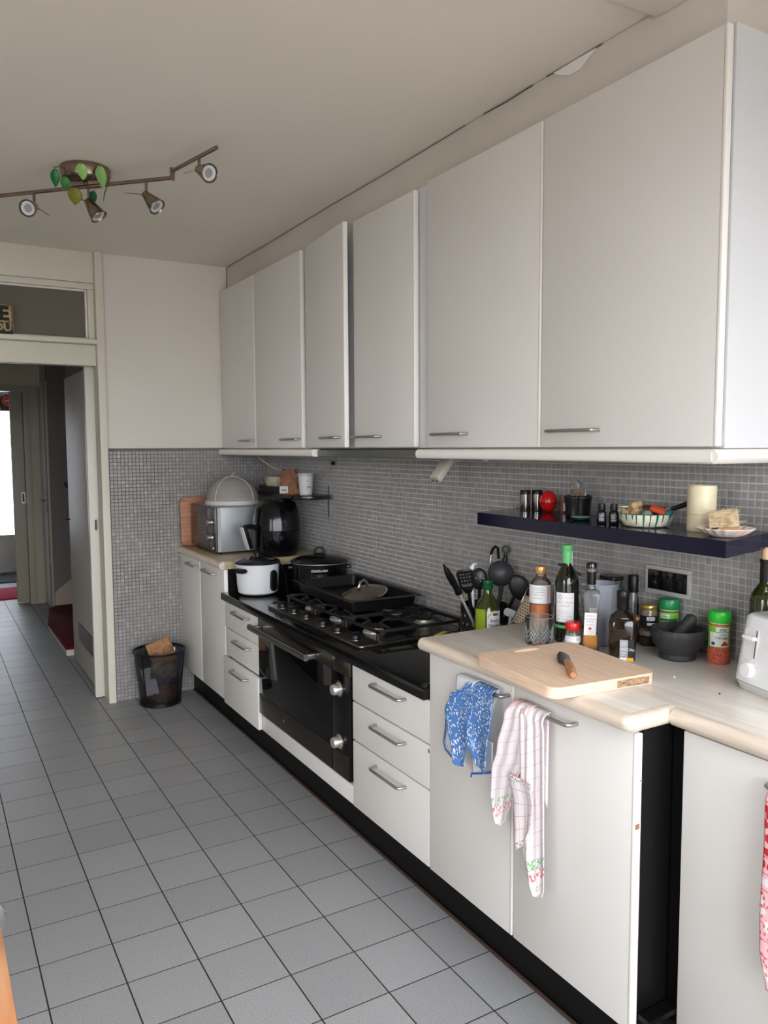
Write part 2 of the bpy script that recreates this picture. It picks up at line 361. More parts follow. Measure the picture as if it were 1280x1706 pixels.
# mosaic: grout bed, the nearest 300 tiles one by one, the rest as one sheet
def mosaic_sheet(parent, u0, u1, v0, v1, pos, skip=None, holes=()):
    P = PITCHM; h = P/2-0.0013; vs = []; fs = []
    for i in range(int(math.floor(u0/P)), int(math.ceil(u1/P))):
        for j in range(int(math.floor(v0/P)), int(math.ceil(v1/P))):
            u, v = (i+0.5)*P, (j+0.5)*P
            if not (u0-0.004 < u-h and u+h < u1+0.004 and v0-0.004 < v-h and v+h < v1+0.004): continue
            if skip and skip(i, j): continue
            if any(a < u < b_ and c < v < d for a, b_, c, d in holes): continue
            k = len(vs); t = 0.0018 + random.uniform(-0.0004, 0.0004); tl = random.uniform(-0.0003, 0.0003); tv = random.uniform(-0.0003, 0.0003)
            for (su, sv, d) in ((-1, -1, 0), (1, -1, 0), (1, 1, 0), (-1, 1, 0), (-.93, -.93, 1), (.93, -.93, 1), (.93, .93, 1), (-.93, .93, 1)):
                vs.append(pos(u+su*h, v+sv*h, (t+tl*su+tv*sv)*d if d else 0.0))
            fs += [(k+4, k+5, k+6, k+7), (k, k+1, k+5, k+4), (k+1, k+2, k+6, k+5), (k+2, k+3, k+7, k+6), (k+3, k, k+4, k+7)]
    me = bpy.data.meshes.new('mosaic_sheet'); me.from_pydata(vs, [], fs); me.materials.append(MOSAIC)
    b2 = bmesh.new(); b2.from_mesh(me); bmesh.ops.recalc_face_normals(b2, faces=b2.faces)
    b2.to_mesh(me); b2.free()
    o = bpy.data.objects.new('mosaic_sheet', me); COL.objects.link(o); o.parent = parent; o['kind'] = 'stuff'; return o
P = PITCHM
bbox('grout_bed', GROUTL, wr, XW-0.004, XW, -2.7, YF, 0.728, 1.465)
near = lambda i, j: -93 <= i < -73 and 43 <= j < 58        # 20 x 15 tiles behind the worktop
mosaic_sheet(wr, -2.69, YF, 0.735, 1.463, lambda u, v, d: (XW-0.004-d, u, v), skip=near)
tm = B(); box(tm, -0.0018, 0, -P/2+0.0012, P/2-0.0012, -P/2+0.0012, P/2-0.0012, 0.0006, 1)
mt = bpy.data.meshes.new('mosaic_tile'); tm.to_mesh(mt); tm.free(); mt.materials.append(MOSAIC)
for i in range(-93, -73):
    for j in range(43, 58):
        o = bpy.data.objects.new('mosaic_tile', mt); COL.objects.link(o); o.parent = wr
        o.location = (XW-0.004, (i+.5)*P, (j+.5)*P); o.rotation_euler = (0, random.uniform(-.02, .02), random.uniform(-.02, .02))
bbox('grout_bed', GROUTD, wf, 0.69, XW-0.005, YF-0.004, YF, 0.0, 1.465)
mosaic_sheet(wf, 0.69, XW-0.006, 0.002, 1.463, lambda u, v, d: (u, YF-0.004-d, v), skip=lambda i, j: (i+.5)*P > 1.16 and (j+.5)*P < 0.86)

# ------------------------------------------------------------------ doorway end: post, transom, beam, sliding door
struct('trim_1', box(B(), 0.645, 0.686, 1.49, 1.625, 0.0, ZC-0.001, 0.003), FRAMEW)
struct('wall_over_transom', box(B(), -0.6, 0.644, 1.525, 1.6, 2.378, ZC-0.0005, 0.002), FRAMEW)
bm = B()
for a in ((-0.6, 0.644, 1.535, 1.60, 2.344, 2.377), (0.610, 0.644, 1.535, 1.60, 2.066, 2.344), (-0.6, 0.610, 1.535, 1.60, 2.066, 2.078), (-0.6, -0.55, 1.535, 1.60, 2.078, 2.344)): box(bm, *a, 0.004)
tw = struct('window_2', bm, FRAMEW)
bbox('inner_bead', mat('bead_paint', (228, 224, 212), 0.4), tw, 0.598, 0.609, 1.548, 1.57, 2.08, 2.343, 0.003)
bbox('inner_bead', MATS['bead_paint'], tw, -0.55, 0.597, 1.548, 1.57, 2.332, 2.343, 0.003)
TRG = glass('dim_transom_glass', (170, 166, 158), clear=0.4, rough=0.1, body=(136, 127, 115))
bbox('pane', TRG, tw, -0.55, 0.597, 1.560, 1.564, 2.079, 2.332)
bbox('window_ledge', FRAMEW, tw, -0.6, 0.646, 1.475, 1.60, 2.040, 2.065, 0.004)
struct('trim_2', box(B(), -0.6, 0.644, 1.53, 1.61, 1.925, 2.039, 0.003), FRAMEW)
struct('wall_far_side', box(B(), -3.0, -0.601, 1.52, 1.62, 0, ZC), WALLW, smooth=False)
dl = struct('door_1', box(B(), 0.596, 1.45, 1.630, 1.672, 0.006, 1.935, 0.003), DOORW)
bm = B(); prism(bm, [(0.629+0.011*math.cos(a)*(1), 1.024+0.011*math.sin(a)+(0.028 if math.sin(a) > 0 else -0.028)) for a in [2*PI*k/20+0.01 for k in range(20)]], 0, 0.004)
rotated(bm, Matrix(((1, 0, 0, 0), (0, 0, -1, 1.630), (0, 1, 0, 0), (0, 0, 0, 1)))); obj('door_handle', bm, STEEL, dl)
bm = B(); prism(bm, [(0.629+0.006*math.cos(a), 1.024+0.006*math.sin(a)+(0.024 if math.sin(a) > 0 else -0.024)) for a in [2*PI*k/20+0.01 for k in range(20)]], 0, 0.005)
rotated(bm, Matrix(((1, 0, 0, 0), (0, 0, -1, 1.6285), (0, 1, 0, 0), (0, 0, 0, 1)))); obj('pull_recess', bm, mat('dark_recess', (58, 54, 50), 0.5), dl)
# the tin sign on the ledge
sg = thing('tin_sign', 'black and tan tin sign with block letters leaning on the transom ledge', 'sign', (0.12, 1.505, 2.0655))
SIGNB = mat('sign_black', (26, 22, 18), 0.5); SIGNT = mat('sign_tan', (196, 172, 120), 0.5, noise=(60, 0.3))
obj('plate', prism(B(), rrect(-0.19, 0.108, 0, 0.158, 0.008), 0, 0.004), SIGNT, sg, rot=(PI/2-0.12, 0, 0))
obj('field', prism(B(), rrect(-0.183, 0.101, 0.007, 0.064, 0.003), 0, 0.001), SIGNB, sg, rot=(PI/2-0.12, 0, 0), loc=(0, -0.0052, 0))
def sgn(cx, cz): return lambda x, y: (cx+x, -0.0072 + (cz+y)*math.tan(0.12), cz+y)
for nm, a in (('border', (-0.187, 0.105, 0.003, 0.0065)), ('border', (-0.187, 0.105, 0.1515, 0.155)), ('border', (0.1015, 0.105, 0.0065, 0.1515))):
    obj(nm, prism(B(), [(a[0], a[2]), (a[1], a[2]), (a[1], a[3]), (a[0], a[3])], 0, 0.001), SIGNB, sg, rot=(PI/2-0.12, 0, 0), loc=(0, -0.0052, 0))
text_on('E', 0.098, SIGNB, sg, sgn(0.064, 0.106), 0.004); text_on('OU', 0.058, SIGNT, sg, sgn(0.055, 0.036), 0.0025)

# ------------------------------------------------------------------ hall, stairs, front door
struct('hall_ceiling', box(B(), -0.6, 2.2, 1.62, 7.2, 2.5, 2.6), CEILW, smooth=False)
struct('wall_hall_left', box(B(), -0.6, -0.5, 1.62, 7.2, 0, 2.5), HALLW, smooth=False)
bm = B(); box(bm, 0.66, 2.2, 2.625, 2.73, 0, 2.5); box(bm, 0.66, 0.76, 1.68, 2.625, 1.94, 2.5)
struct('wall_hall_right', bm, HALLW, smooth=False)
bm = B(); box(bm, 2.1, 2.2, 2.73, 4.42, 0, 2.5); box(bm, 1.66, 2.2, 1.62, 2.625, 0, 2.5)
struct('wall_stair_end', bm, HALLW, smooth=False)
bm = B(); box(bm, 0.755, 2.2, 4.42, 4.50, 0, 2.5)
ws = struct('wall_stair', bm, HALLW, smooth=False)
bm = B(); prism(bm, [(0.757, 0.052), (0.757, 0.17), (0.775, 0.195), (1.45, 0.70), (1.45, 0.052)], 0, 0.014)
rotated(bm, Matrix(((1, 0, 0, 0), (0, 0, -1, 4.419), (0, 1, 0, 0), (0, 0, 0, 1)))); obj('stair_skirting', bm, FRAMEH, ws)
cd2 = struct('door_2', box(B(), 0.632, 0.659, 1.70, 2.615, 0.012, 1.935, 0.003), mat('closet_door_paint', (190, 184, 170), 0.5, noise=(1.2, 0.04)))
obj('vent_frame', box(box(box(box(B(), 0.629, 0.632, 1.885, 1.897, 0.185, 0.315), 0.629, 0.632, 2.353, 2.365, 0.185, 0.315), 0.629, 0.632, 1.897, 2.353, 0.185, 0.193), 0.629, 0.632, 1.897, 2.353, 0.307, 0.315), STEELD, cd2)
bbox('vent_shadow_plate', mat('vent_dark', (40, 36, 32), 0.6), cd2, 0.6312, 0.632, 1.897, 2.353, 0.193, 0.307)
for k in range(5):
    obj('vent_slat', box(B(), -0.003, 0.003, -0.228, 0.228, -0.0065, 0.0065), STEEL, cd2, loc=(0.6275, 2.125, 0.205+k*0.0225), rot=(0, 0.5, 0))
obj('latch', tube(B(), [(0.632, 2.57, 0.985), (0.612, 2.57, 0.985), (0.608, 2.58, 0.985)], 0.004, 8), BLKP, cd2)
# hall end: frame and half-closed sliding door
bm = B(); box(bm, -0.5, 0.76, 4.93, 5.0, 2.05, 2.5); box(bm, 0.735, 0.9, 4.93, 5.0, 0, 2.05); box(bm, 0.76, 0.9, 4.5, 4.93, 0, 2.5); 
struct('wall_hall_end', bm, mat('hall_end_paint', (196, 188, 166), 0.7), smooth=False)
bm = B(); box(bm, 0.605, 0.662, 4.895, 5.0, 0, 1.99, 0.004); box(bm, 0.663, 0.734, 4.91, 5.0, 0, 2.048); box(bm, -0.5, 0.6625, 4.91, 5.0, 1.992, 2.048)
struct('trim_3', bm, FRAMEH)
d3 = struct('door_3', box(B(), 0.502, 0.70, 5.005, 5.045, 0.008, 1.99, 0.003), FRAMEH)
bm = B(); prism(bm, [(0.588+0.016*math.cos(a), 1.005+0.016*math.sin(a)+(0.038 if math.sin(a) > 0 else -0.038)) for a in [2*PI*k/20+0.01 for k in range(20)]], 0, 0.006)
rotated(bm, Matrix(((1, 0, 0, 0), (0, 0, -1, 5.004), (0, 1, 0, 0), (0, 0, 0, 1)))); obj('door_handle', bm, STEEL, d3)
bm = B(); prism(bm, [(0.588+0.009*math.cos(a), 1.005+0.009*math.sin(a)+(0.033 if math.sin(a) > 0 else -0.033)) for a in [2*PI*k/20+0.01 for k in range(20)]], 0, 0.003)
rotated(bm, Matrix(((1, 0, 0, 0), (0, 0, -1, 4.998), (0, 1, 0, 0), (0, 0, 0, 1)))); obj('pull_recess', bm, MATS['dark_recess'], d3)
d4 = struct('door_4', box(B(), 0.737, 0.752, 4.515, 4.885, 0.01, 2.03, 0.002), mat('reflection_white_door', (226, 230, 232), 0.22))  # bright bluish reflection is put into this door's base colour
obj('door_handle', tube(B(), [(0.737, 4.56, 1.0), (0.70, 4.56, 1.0), (0.697, 4.58, 1.0), (0.697, 4.68, 1.0)], 0.008, 8), CHROME, d4)
bbox('handle_plate', STEELD, d4, 0.733, 0.737, 4.54, 4.578, 0.90, 1.09, 0.001)
struct('trim_4', box(B(), 0.733, 0.754, 4.42, 4.512, 0.0, 2.06, 0.003), FRAMEH)
# stairs: low carpeted foot and the next treads
RED = mat('dark_red_carpet', (112, 14, 24), 0.95, noise=(60, 0.25), bump=(260, 0.4))
st = thing('staircase', 'carpeted staircase in dark red with white foot board in the hall', 'staircase', (0.6, 2.74, 0))
poly = [(0.0, 0.0), (1.48, 0), (1.48, 1.66), (0.16, 1.66), (0.09, 1.56), (0.0, 0.92)]
obj('foot_board', prism(B(), poly, 0.0, 0.042), FRAMEW, st); 
obj('carpet', prism(B(), [(-0.004, -0.004), (1.48, -0.004), (1.48, 1.66), (0.156, 1.66), (0.085, 1.56), (-0.004, 0.92)], 0.0425, 0.06, 0.004), RED, st)
for k in range(4):
    x0 = 0.30+k*0.23
    obj('tread', box(B(), x0, 1.48, 0.002, 1.64, 0.061+k*0.19, 0.061+(k+1)*0.19, 0.008), RED, st)
tag(obj('handrail', tube(B(), [(0.87, 4.365, 1.13), (0.93, 4.365, 1.175), (1.5, 4.365, 1.62)], 0.028, 10), mat('dark_handrail_wood', (34, 22, 16), 0.5)), 'dark wooden handrail end on the wall above the red stairs', 'handrail')
# vestibule and front door
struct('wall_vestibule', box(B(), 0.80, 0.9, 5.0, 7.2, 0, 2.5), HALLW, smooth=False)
fdm = mat('front_door_paint', (200, 202, 194), 0.4)
bm = B()
for a in ((0.70, 0.80, 7.04, 7.12, 0, 2.5), (-0.5, -0.25, 7.04, 7.12, 0, 2.5), (-0.25, 0.70, 7.04, 7.12, 2.14, 2.5)): box(bm, *a, 0.003)
struct('trim_5', bm, fdm)
fd = struct('door_5', box(B(), -0.249, 0.699, 7.05, 7.10, 0.008, 0.445, 0.004), fdm)
bbox('door_rail', fdm, fd, -0.249, 0.699, 7.036, 7.05, 0.425, 0.462, 0.004); bbox('door_rail', fdm, fd, -0.249, 0.699, 7.03, 7.05, 0.02, 0.06, 0.004)
bbox('door_rail', fdm, fd, -0.249, 0.699, 7.05, 7.10, 2.10, 2.135, 0.003); bbox('door_stile', fdm, fd, -0.249, -0.18, 7.05, 7.10, 0.446, 2.099, 0.003)
M, nt, b = nodes('frosted_door_glass')
nt.nodes.remove(b); tl = N(nt, 'ShaderNodeBsdfTranslucent'); tl.inputs['Color'].default_value = (0.85, 0.87, 0.9, 1); tp = N(nt, 'ShaderNodeBsdfTransparent')
mx = N(nt, 'ShaderNodeMixShader'); mx.inputs[0].default_value = 0.06; nt.links.new(tl.outputs[0], mx.inputs[1]); nt.links.new(tp.outputs[0], mx.inputs[2]); nt.links.new(mx.outputs[0], nt.nodes['Material Output'].inputs['Surface'])
bbox('pane', M, fd, -0.18, 0.699, 7.072, 7.078, 0.446, 2.099)
bn = bbox('transfer_banner', mat('banner_black', (22, 22, 26), 0.5), fd, -0.18, 0.699, 7.064, 7.071, 1.905, 2.099)
bm = B(); lathe(bm, [(0.0, 0.0), (0.062, 0.0), (0.062, 0.003), (0, 0.003)], 28); rotated(bm, Matrix.Translation((0.668, 7.063, 2.02)) @ Matrix.Rotation(PI/2, 4, 'X')); obj('round_logo', bm, mat('banner_orange', (206, 84, 52), 0.5), bn)
bm = B(); lathe(bm, [(0.0, 0.0), (0.047, 0.0), (0.047, 0.003), (0, 0.003)], 28); rotated(bm, Matrix.Translation((0.668, 7.0605, 2.02)) @ Matrix.Rotation(PI/2, 4, 'X')); obj('round_logo_disc', bm, mat('banner_red', (178, 58, 40), 0.5), bn)
BW = mat('banner_white', (210, 210, 212), 0.5)
obj('logo_bird', tube(B(), [(0.635, 7.056, 2.01), (0.655, 7.056, 2.03), (0.668, 7.056, 2.018), (0.69, 7.056, 2.035)], 0.005, 6), BW, bn)
for k, zz in enumerate((2.03, 2.06, 2.085)):
    obj('stripe', tube(B(), [(0.30+0.05*k, 7.062, zz-0.06), (0.46+0.05*k, 7.062, zz-0.01), (0.56+0.04*k, 7.062, zz+0.0)], 0.005, 5), BW, bn)
text_on('ea', 0.075, BW, bn, lambda x, y: (0.56+x, 7.0625, 1.945+y), 0.001)
tag(obj('red_doormat', box(B(), -0.42, 0.79, 5.27, 5.95, 0.0005, 0.012, 0.003), mat('magenta_red_mat', (176, 22, 62), 0.95, bump=(240, 0.4))), 'bright magenta red runner mat on the hall tiles before the front door', 'mat')
tag(obj('entrance_mat', box(B(), -0.42, 0.79, 6.33, 7.02, 0.0005, 0.014, 0.003), mat('charcoal_mat', (62, 64, 70), 0.95, noise=(120, 0.3), bump=(240, 0.4))), 'charcoal grey entrance mat right under the front door', 'mat')

# ------------------------------------------------------------------ fitted kitchen
def handle(parent, xf, ya, yb, z, out=0.032, r=0.0052):
    """bow handle along y on a front facing -x"""
    ya, yb = max(ya, yb), min(ya, yb); k = 0.012
    pts = [(xf+0.002, ya, z), (xf-out+k, ya, z), (xf-out+0.003, ya-0.004, z), (xf-out, ya-k, z), (xf-out, yb+k, z), (xf-out+0.003, yb+0.004, z), (xf-out+k, yb, z), (xf+0.002, yb, z)]
    return obj('handle', tube(B(), pts, r, 10), HANDLE, parent)
def slab(name, parent, x0, x1, y0, y1, z0, z1, bev=0.005, material=None):
    if name != 'door': return bbox(name, material or CABW, parent, x0, x1, y0, y1, z0, z1, bev)
    d_ = bbox(name, material or CABW, parent, x0, x1, y0+0.0095, y1, z0, z1, min(bev, 0.003))
    bbox('lit_edge_strip', CABEDGE, d_, x0-0.0008, x1, y0, y0+0.0093, z0, z1, 0.004); return d_  # paler strip: light caught by the rounded door edge, put into the colour
XU = 1.36; ZU0, ZU1 = 1.462, 2.393
INNER = mat('cabinet_gap_dark', (60, 58, 55), 0.8)
BLUEW = mat('melamine_white', (212, 213, 215), 0.42, noise=(1.5, 0.02))
def rail(parent, y0, y1, x0=1.335, x1=1.378):
    prof = [(x1, 1.422), (x0+0.012, 1.422), (x0+0.004, 1.426), (x0, 1.434), (x0, 1.444), (x0+0.004, 1.452), (x0+0.012, 1.456), (x1, 1.456)]
    bm = B(); prism(bm, prof, 0, y1-y0); rotated(bm, Matrix(((1, 0, 0, 0), (0, 0, 1, y0), (0, 1, 0, 0), (0, 0, 0, 1)))); return obj('light_rail', bm, CABEDGE, parent, ang=30)
# wall units
ua = thing('wall_cabinet', 'white two-door wall cabinet in the corner above the microwave', 'cabinet', (0, 0, 0), 0, 'white wall cabinets')
bbox('body', BLUEW, ua, XU+0.022, 1.655, 0.345, 1.513, ZU0-0.004, 2.400)
for (a, b_, h0, h1) in ((0.958, 1.513, 1.155, 0.968), (0.346, 0.953, 0.56, 0.37)):
    d = slab('door', ua, XU, XU+0.02, a, b_, ZU0, ZU1); handle(d, XU, h0, h1, 1.505)
rail(ua, 0.19, 1.513)
ub = thing('hood_cabinet', 'white two-door cabinet over the cooker hood, one door ajar', 'cabinet', (0, 0, 0), 0, 'white wall cabinets')
bbox('body', BLUEW, ub, XU+0.024, 1.655, -0.735, 0.342, ZU0-0.002, 2.400)
d = slab('door', ub, XU, XU+0.02, -0.655, -0.184, ZU0+0.002, ZU1); handle(d, XU, -0.205, -0.41, 1.507)
bm = B(); box(bm, -0.02, 0.0, -0.458, 0.0, ZU0+0.002, ZU1+0.0, 0.003)
d = obj('door', bm, CABW, ub, loc=(XU+0.02, 0.29, 0), rot=(0, 0, -math.radians(5.0))); handle(d, -0.02, -0.235, -0.42, 1.507); bbox('lit_edge_strip', CABEDGE, d, -0.0208, 0.0, -0.468, -0.4585, ZU0+0.002, ZU1, 0.004)  # ajar door gets the same painted edge light
uc = thing('wall_cabinet', 'large white two-door wall cabinet above the navy shelf', 'cabinet', (0, 0, 0), 0, 'white wall cabinets')
bbox('body', BLUEW, uc, XU+0.0225, 1.655, -1.952, -0.738, ZU0-0.004, 2.400)
for (a, b_, h0, h1) in ((-1.342, -0.742, -0.80, -0.985), (-1.947, -1.347, -1.397, -1.58)):
    d = slab('door', uc, XU, XU+0.02, a, b_, ZU0, ZU1+0.004, 0.006); handle(d, XU, h0, h1, 1.508)
rail(uc, -1.952, -0.70)
bm = B(); prism(bm, [(-1.953, 1.422), (-1.958, 1.424), (-1.967, 1.434), (-1.967, 1.444), (-1.958, 1.454), (-1.953, 1.456)], 0, 0.316)
rotated(bm, Matrix(((0, 0, 1, 1.339), (1, 0, 0, 0), (0, 1, 0, 0), (0, 0, 0, 1)))); obj('light_rail', bm, CABEDGE, uc, ang=30)
hd = thing('cooker_hood', 'slim dark grey extractor hood under the middle wall cabinet', 'cooker hood')
HOODM = mat('hood_enamel', (104, 106, 98), 0.35, metal=0.3)
bbox('front_panel', HOODM, hd, 1.362, 1.376, -0.698, 0.185, 1.421, 1.4535, 0.003); bbox('hood_body', mat('hood_under', (70, 70, 66), 0.5), hd, 1.38, 1.652, -0.69, 0.33, 1.424, 1.4575)
bbox('filter_grille', STEELD, hd, 1.42, 1.62, -0.6, 0.22, 1.419, 1.4238, 0.001)

# base units
XB = 1.085
bf = thing('base_cabinet', 'white two-door base cabinet below the microwave', 'cabinet', (0, 0, 0), 0, 'white base cabinets')
bbox('body', BLK, bf, XB+0.022, 1.65, 0.722, 1.513, 0.156, 0.846)
for (a, b_, h0, h1) in ((1.135, 1.513, 1.325, 1.145), (0.724, 1.130, 1.035, 0.845)):
    d = slab('door', bf, XB, XB+0.02, a, b_, 0.156, 0.843, 0.004); handle(d, XB, h0, h1, 0.806)
def drawers(label, y0, y1, h0, h1, offs=(0, 0, 0)):
    t = thing('drawer_unit', label, 'drawer unit', (0, 0, 0), 0, 'white drawer units')
    bbox('body', CABW, t, XB+0.03, 1.65, y0+0.002, y1-0.002, 0.157, 0.689)
    for (z0, z1, hz), o in zip(((0.157, 0.403, 0.366), (0.408, 0.548, 0.512), (0.553, 0.690, 0.657)), offs):
        d = slab('drawer', t, XB-o, XB+0.02-o, y0+0.001, y1-0.001, z0, z1, 0.004)
        handle(d, XB-o, h0, h1, hz)
    return t
drawers('white three-drawer unit below the rice cooker', 0.236, 0.720, 0.55, 0.355, (0.016, 0.0, 0.003))
du = drawers('white three-drawer unit between the oven and the tea towels', -1.166, -0.664, -0.84, -1.032)
CHIP = mat('chipped_chipboard', (150, 100, 70), 0.9)
bbox('chip', CHIP, du, 1.0845, 1.0865, -1.1655, -1.160, 0.525, 0.537)
oc = thing('oven_housing', 'white strip and housing that carries the built-in oven', 'cabinet')
bbox('body', BLK, oc, 1.16, 1.65, -0.661, 0.233, 0.157, 0.2375); bbox('bottom_strip', CABW, oc, XB+0.002, XB+0.02, -0.661, 0.2335, 0.157, 0.228, 0.003)
ov = thing('oven', 'wide built-in oven with black glass and steel trim', 'oven', (0, 0, 0))
OVG = mat('oven_black_glass', (4, 4, 5), 0.06, spec=0.3); OVS = mat('oven_dark_steel', (92, 84, 76), 0.25, metal=1.0, noise=(20, 0.1), stretch=(1, 0.05, 6))
bbox('body', BLK, ov, 1.096, 1.55, -0.66, 0.232, 0.239, 0.689)
od = bbox('door', OVG, ov, 1.074, 1.095, -0.519, 0.232, 0.243, 0.634, 0.002)
bbox('top_strip', OVS, od, 1.0725, 1.095, -0.519, 0.232, 0.6345, 0.688, 0.002); bbox('bottom_strip', OVS, od, 1.0725, 1.0738, -0.517, 0.230, 0.245, 0.336, 0.0005)
bm = B(); prism(bm, rrect(-0.010, 0.010, -0.013, 0.013, 0.006), 0, 0.62); rotated(bm, Matrix(((1, 0, 0, 1.028), (0, 0, -1, 0.228), (0, 1, 0, 0.652), (0, 0, 0, 1)))); hb = obj('handle', bm, STEEL, od)
for yy in (0.19, -0.375): bbox('handle_bracket', STEEL, hb, 1.03, 1.0725, yy-0.014, yy+0.014, 0.642, 0.662, 0.002)
bbox('badge', STEEL, od, 1.0715, 1.0725, -0.06, -0.045, 0.285, 0.295)
cp = bbox('control_panel', OVG, ov, 1.074, 1.095, -0.660, -0.523, 0.243, 0.634, 0.002)
bbox('top_strip', OVS, cp, 1.0725, 1.095, -0.660, -0.523, 0.6345, 0.688, 0.002); bbox('bottom_strip', OVS, cp, 1.0725, 1.0738, -0.658, -0.525, 0.245, 0.336, 0.0005)
for zz in (0.573, 0.373):
    bm = B(); lathe(bm, [(0, 0), (0.026, 0), (0.026, 0.003), (0.021, 0.004), (0.0205, 0.026), (0.017, 0.031), (0, 0.031)], 24); rotated(bm, Matrix.Translation((1.0738, -0.582, zz)) @ Matrix.Rotation(-PI/2, 4, 'Y')); obj('control_knob', bm, mat('oven_knob_steel', (214, 208, 200), 0.3, metal=0.8), cp)
    bm = B(); lathe(bm, [(0, 0), (0.033, 0), (0.033, 0.0012), (0, 0.0012)], 24); rotated(bm, Matrix.Translation((1.0739, -0.582, zz)) @ Matrix.Rotation(-PI/2, 4, 'Y')); obj('knob_ring', bm, mat('knob_ring_dark', (34, 34, 36), 0.3), cp)
bn_ = thing('base_cabinet', 'white two-door base cabinet with tea towels on its handles', 'cabinet', (0, 0, 0), 0, 'white base cabinets')
bbox('body', BLK, bn_, XB+0.022, 1.65, -1.974, -1.169, 0.156, 0.846)
for (a, b_, h0, h1) in ((-1.565, -1.169, -1.362, -1.548), (-1.976, -1.570, -1.615, -1.797)):
    d = slab('door', bn_, XB, XB+0.02, a, b_, 0.156, 0.843, 0.006); handle(d, XB, h0, h1, 0.812)
bbox('chip', CHIP, bn_, 1.0865, 1.0985, -1.9768, -1.974, 0.628, 0.640); bbox('chip', CHIP, bn_, 1.098, 1.105, -1.9765, -1.974, 0.735, 0.738)
bg = thing('base_cabinet', 'set-back white base cabinet beyond the black corner panel', 'cabinet', (0, 0, 0), 0, 'white base cabinets')
bbox('body', BLK, bg, 1.214, 1.65, -2.74, -1.977, 0.156, 0.846)
d = slab('door', bg, 1.192, 1.212, -2.60, -2.012, 0.156, 0.843, 0.004); handle(d, 1.192, -2.225, -2.40, 0.806)
bbox('filler_panel', BLK, bg, 1.201, 1.213, -2.010, -1.978, 0.156, 0.845)
bbox('recess_floor', BLK, bg, 1.106, 1.20, -2.01, -1.978, 0.185, 0.197)
bm = B(); box(bm, 1.147, 1.165, -1.98, 1.513, 0.0, 0.154); box(bm, 1.255, 1.27, -2.75, -1.98, 0, 0.154)
pl = struct('baseboard_right', bm, BLK); bbox('bottom_seal', mat('brown_seal', (66, 46, 36), 0.8), pl, 1.138, 1.1465, -1.98, 1.5, 0.0002, 0.009, 0.003)

# worktops
wt = thing('worktop', 'pale beech worktop with a step, carrying bottles and the toaster', 'worktop', (0, 0, 0), 0, 'pale beech worktops')
obj('top', prism(B(), [(1.083, -1.15), (1.655, -1.15), (1.655, -2.76), (1.203, -2.76), (1.203, -1.957), (1.083, -1.957)], 0.847, 0.885, 0.001), WORKTOP, wt)
def nose(parent, a, b_, n):
    """rounded nosing from a to b (xy), bulging along n"""
    a, b_, n = Vector(a), Vector(b_), Vector(n); h = [(0, 0.847), (0.014, 0.847), (0.022, 0.851), (0.027, 0.858), (0.0285, 0.866), (0.027, 0.874), (0.022, 0.881), (0.014, 0.885), (0, 0.885)]
    bm = B(); V = [[bm.verts.new((p.x+n.x*q, p.y+n.y*q, z)) for q, z in h] for p in (a, b_)]
    for i in range(len(h)): j = (i+1) % len(h); bm.faces.new((V[0][i], V[0][j], V[1][j], V[1][i]))
    bm.faces.new(V[0]); bm.faces.new(list(reversed(V[1]))); return obj('nosing', bm, NOSING, parent, ang=35)
nose(wt, (1.0828, -1.15), (1.0828, -1.957), (-1, 0)); nose(wt, (1.0828, -1.9572), (1.2028, -1.9572), (0, -1)); nose(wt, (1.2028, -1.986), (1.2028, -2.76), (-1, 0))
bm = B(); lathe(bm, [(0, 0.847), (0.014, 0.847), (0.022, 0.851), (0.027, 0.858), (0.0285, 0.866), (0.027, 0.874), (0.022, 0.881), (0.014, 0.885), (0, 0.885)], 32); rotated(bm, Matrix.Translation((1.0828, -1.9572, -0.0002))); obj('nosing_corner', bm, NOSING, wt, ang=18)
wt2 = thing('worktop', 'pale beech worktop in the corner, carrying the microwave', 'worktop', (0, 0, 0), 0, 'pale beech worktops')
obj('top', prism(B(), [(1.083, 1.512), (1.654, 1.512), (1.654, 0.712), (1.083, 0.712)], 0.847, 0.885, 0.001), mat('aged_beech_worktop', (190, 172, 140), 0.4, noise=(20, 0.12), stretch=(4, 0.4, 1)), wt2)
NOSING2 = NOSING; nose(wt2, (1.0828, 0.712), (1.0828, 1.512), (-1, 0))
gt = thing('granite_worktop', 'black granite worktop sunk around the gas hob', 'worktop')
bm = B(); prism(bm, [(1.063, -1.166), (1.654, -1.166), (1.654, 0.719), (1.063, 0.719)], 0.692, 0.731, 0.006, 3); obj('top', bm, GRANITE, gt)
bbox('upstand', BLKG, gt, 1.108, 1.62, -1.1665, -1.152, 0.7315, 0.845)
bbox('edge_clip', BLKG, gt, 1.066, 1.10, -1.163, -1.15, 0.7315, 0.742, 0.002)

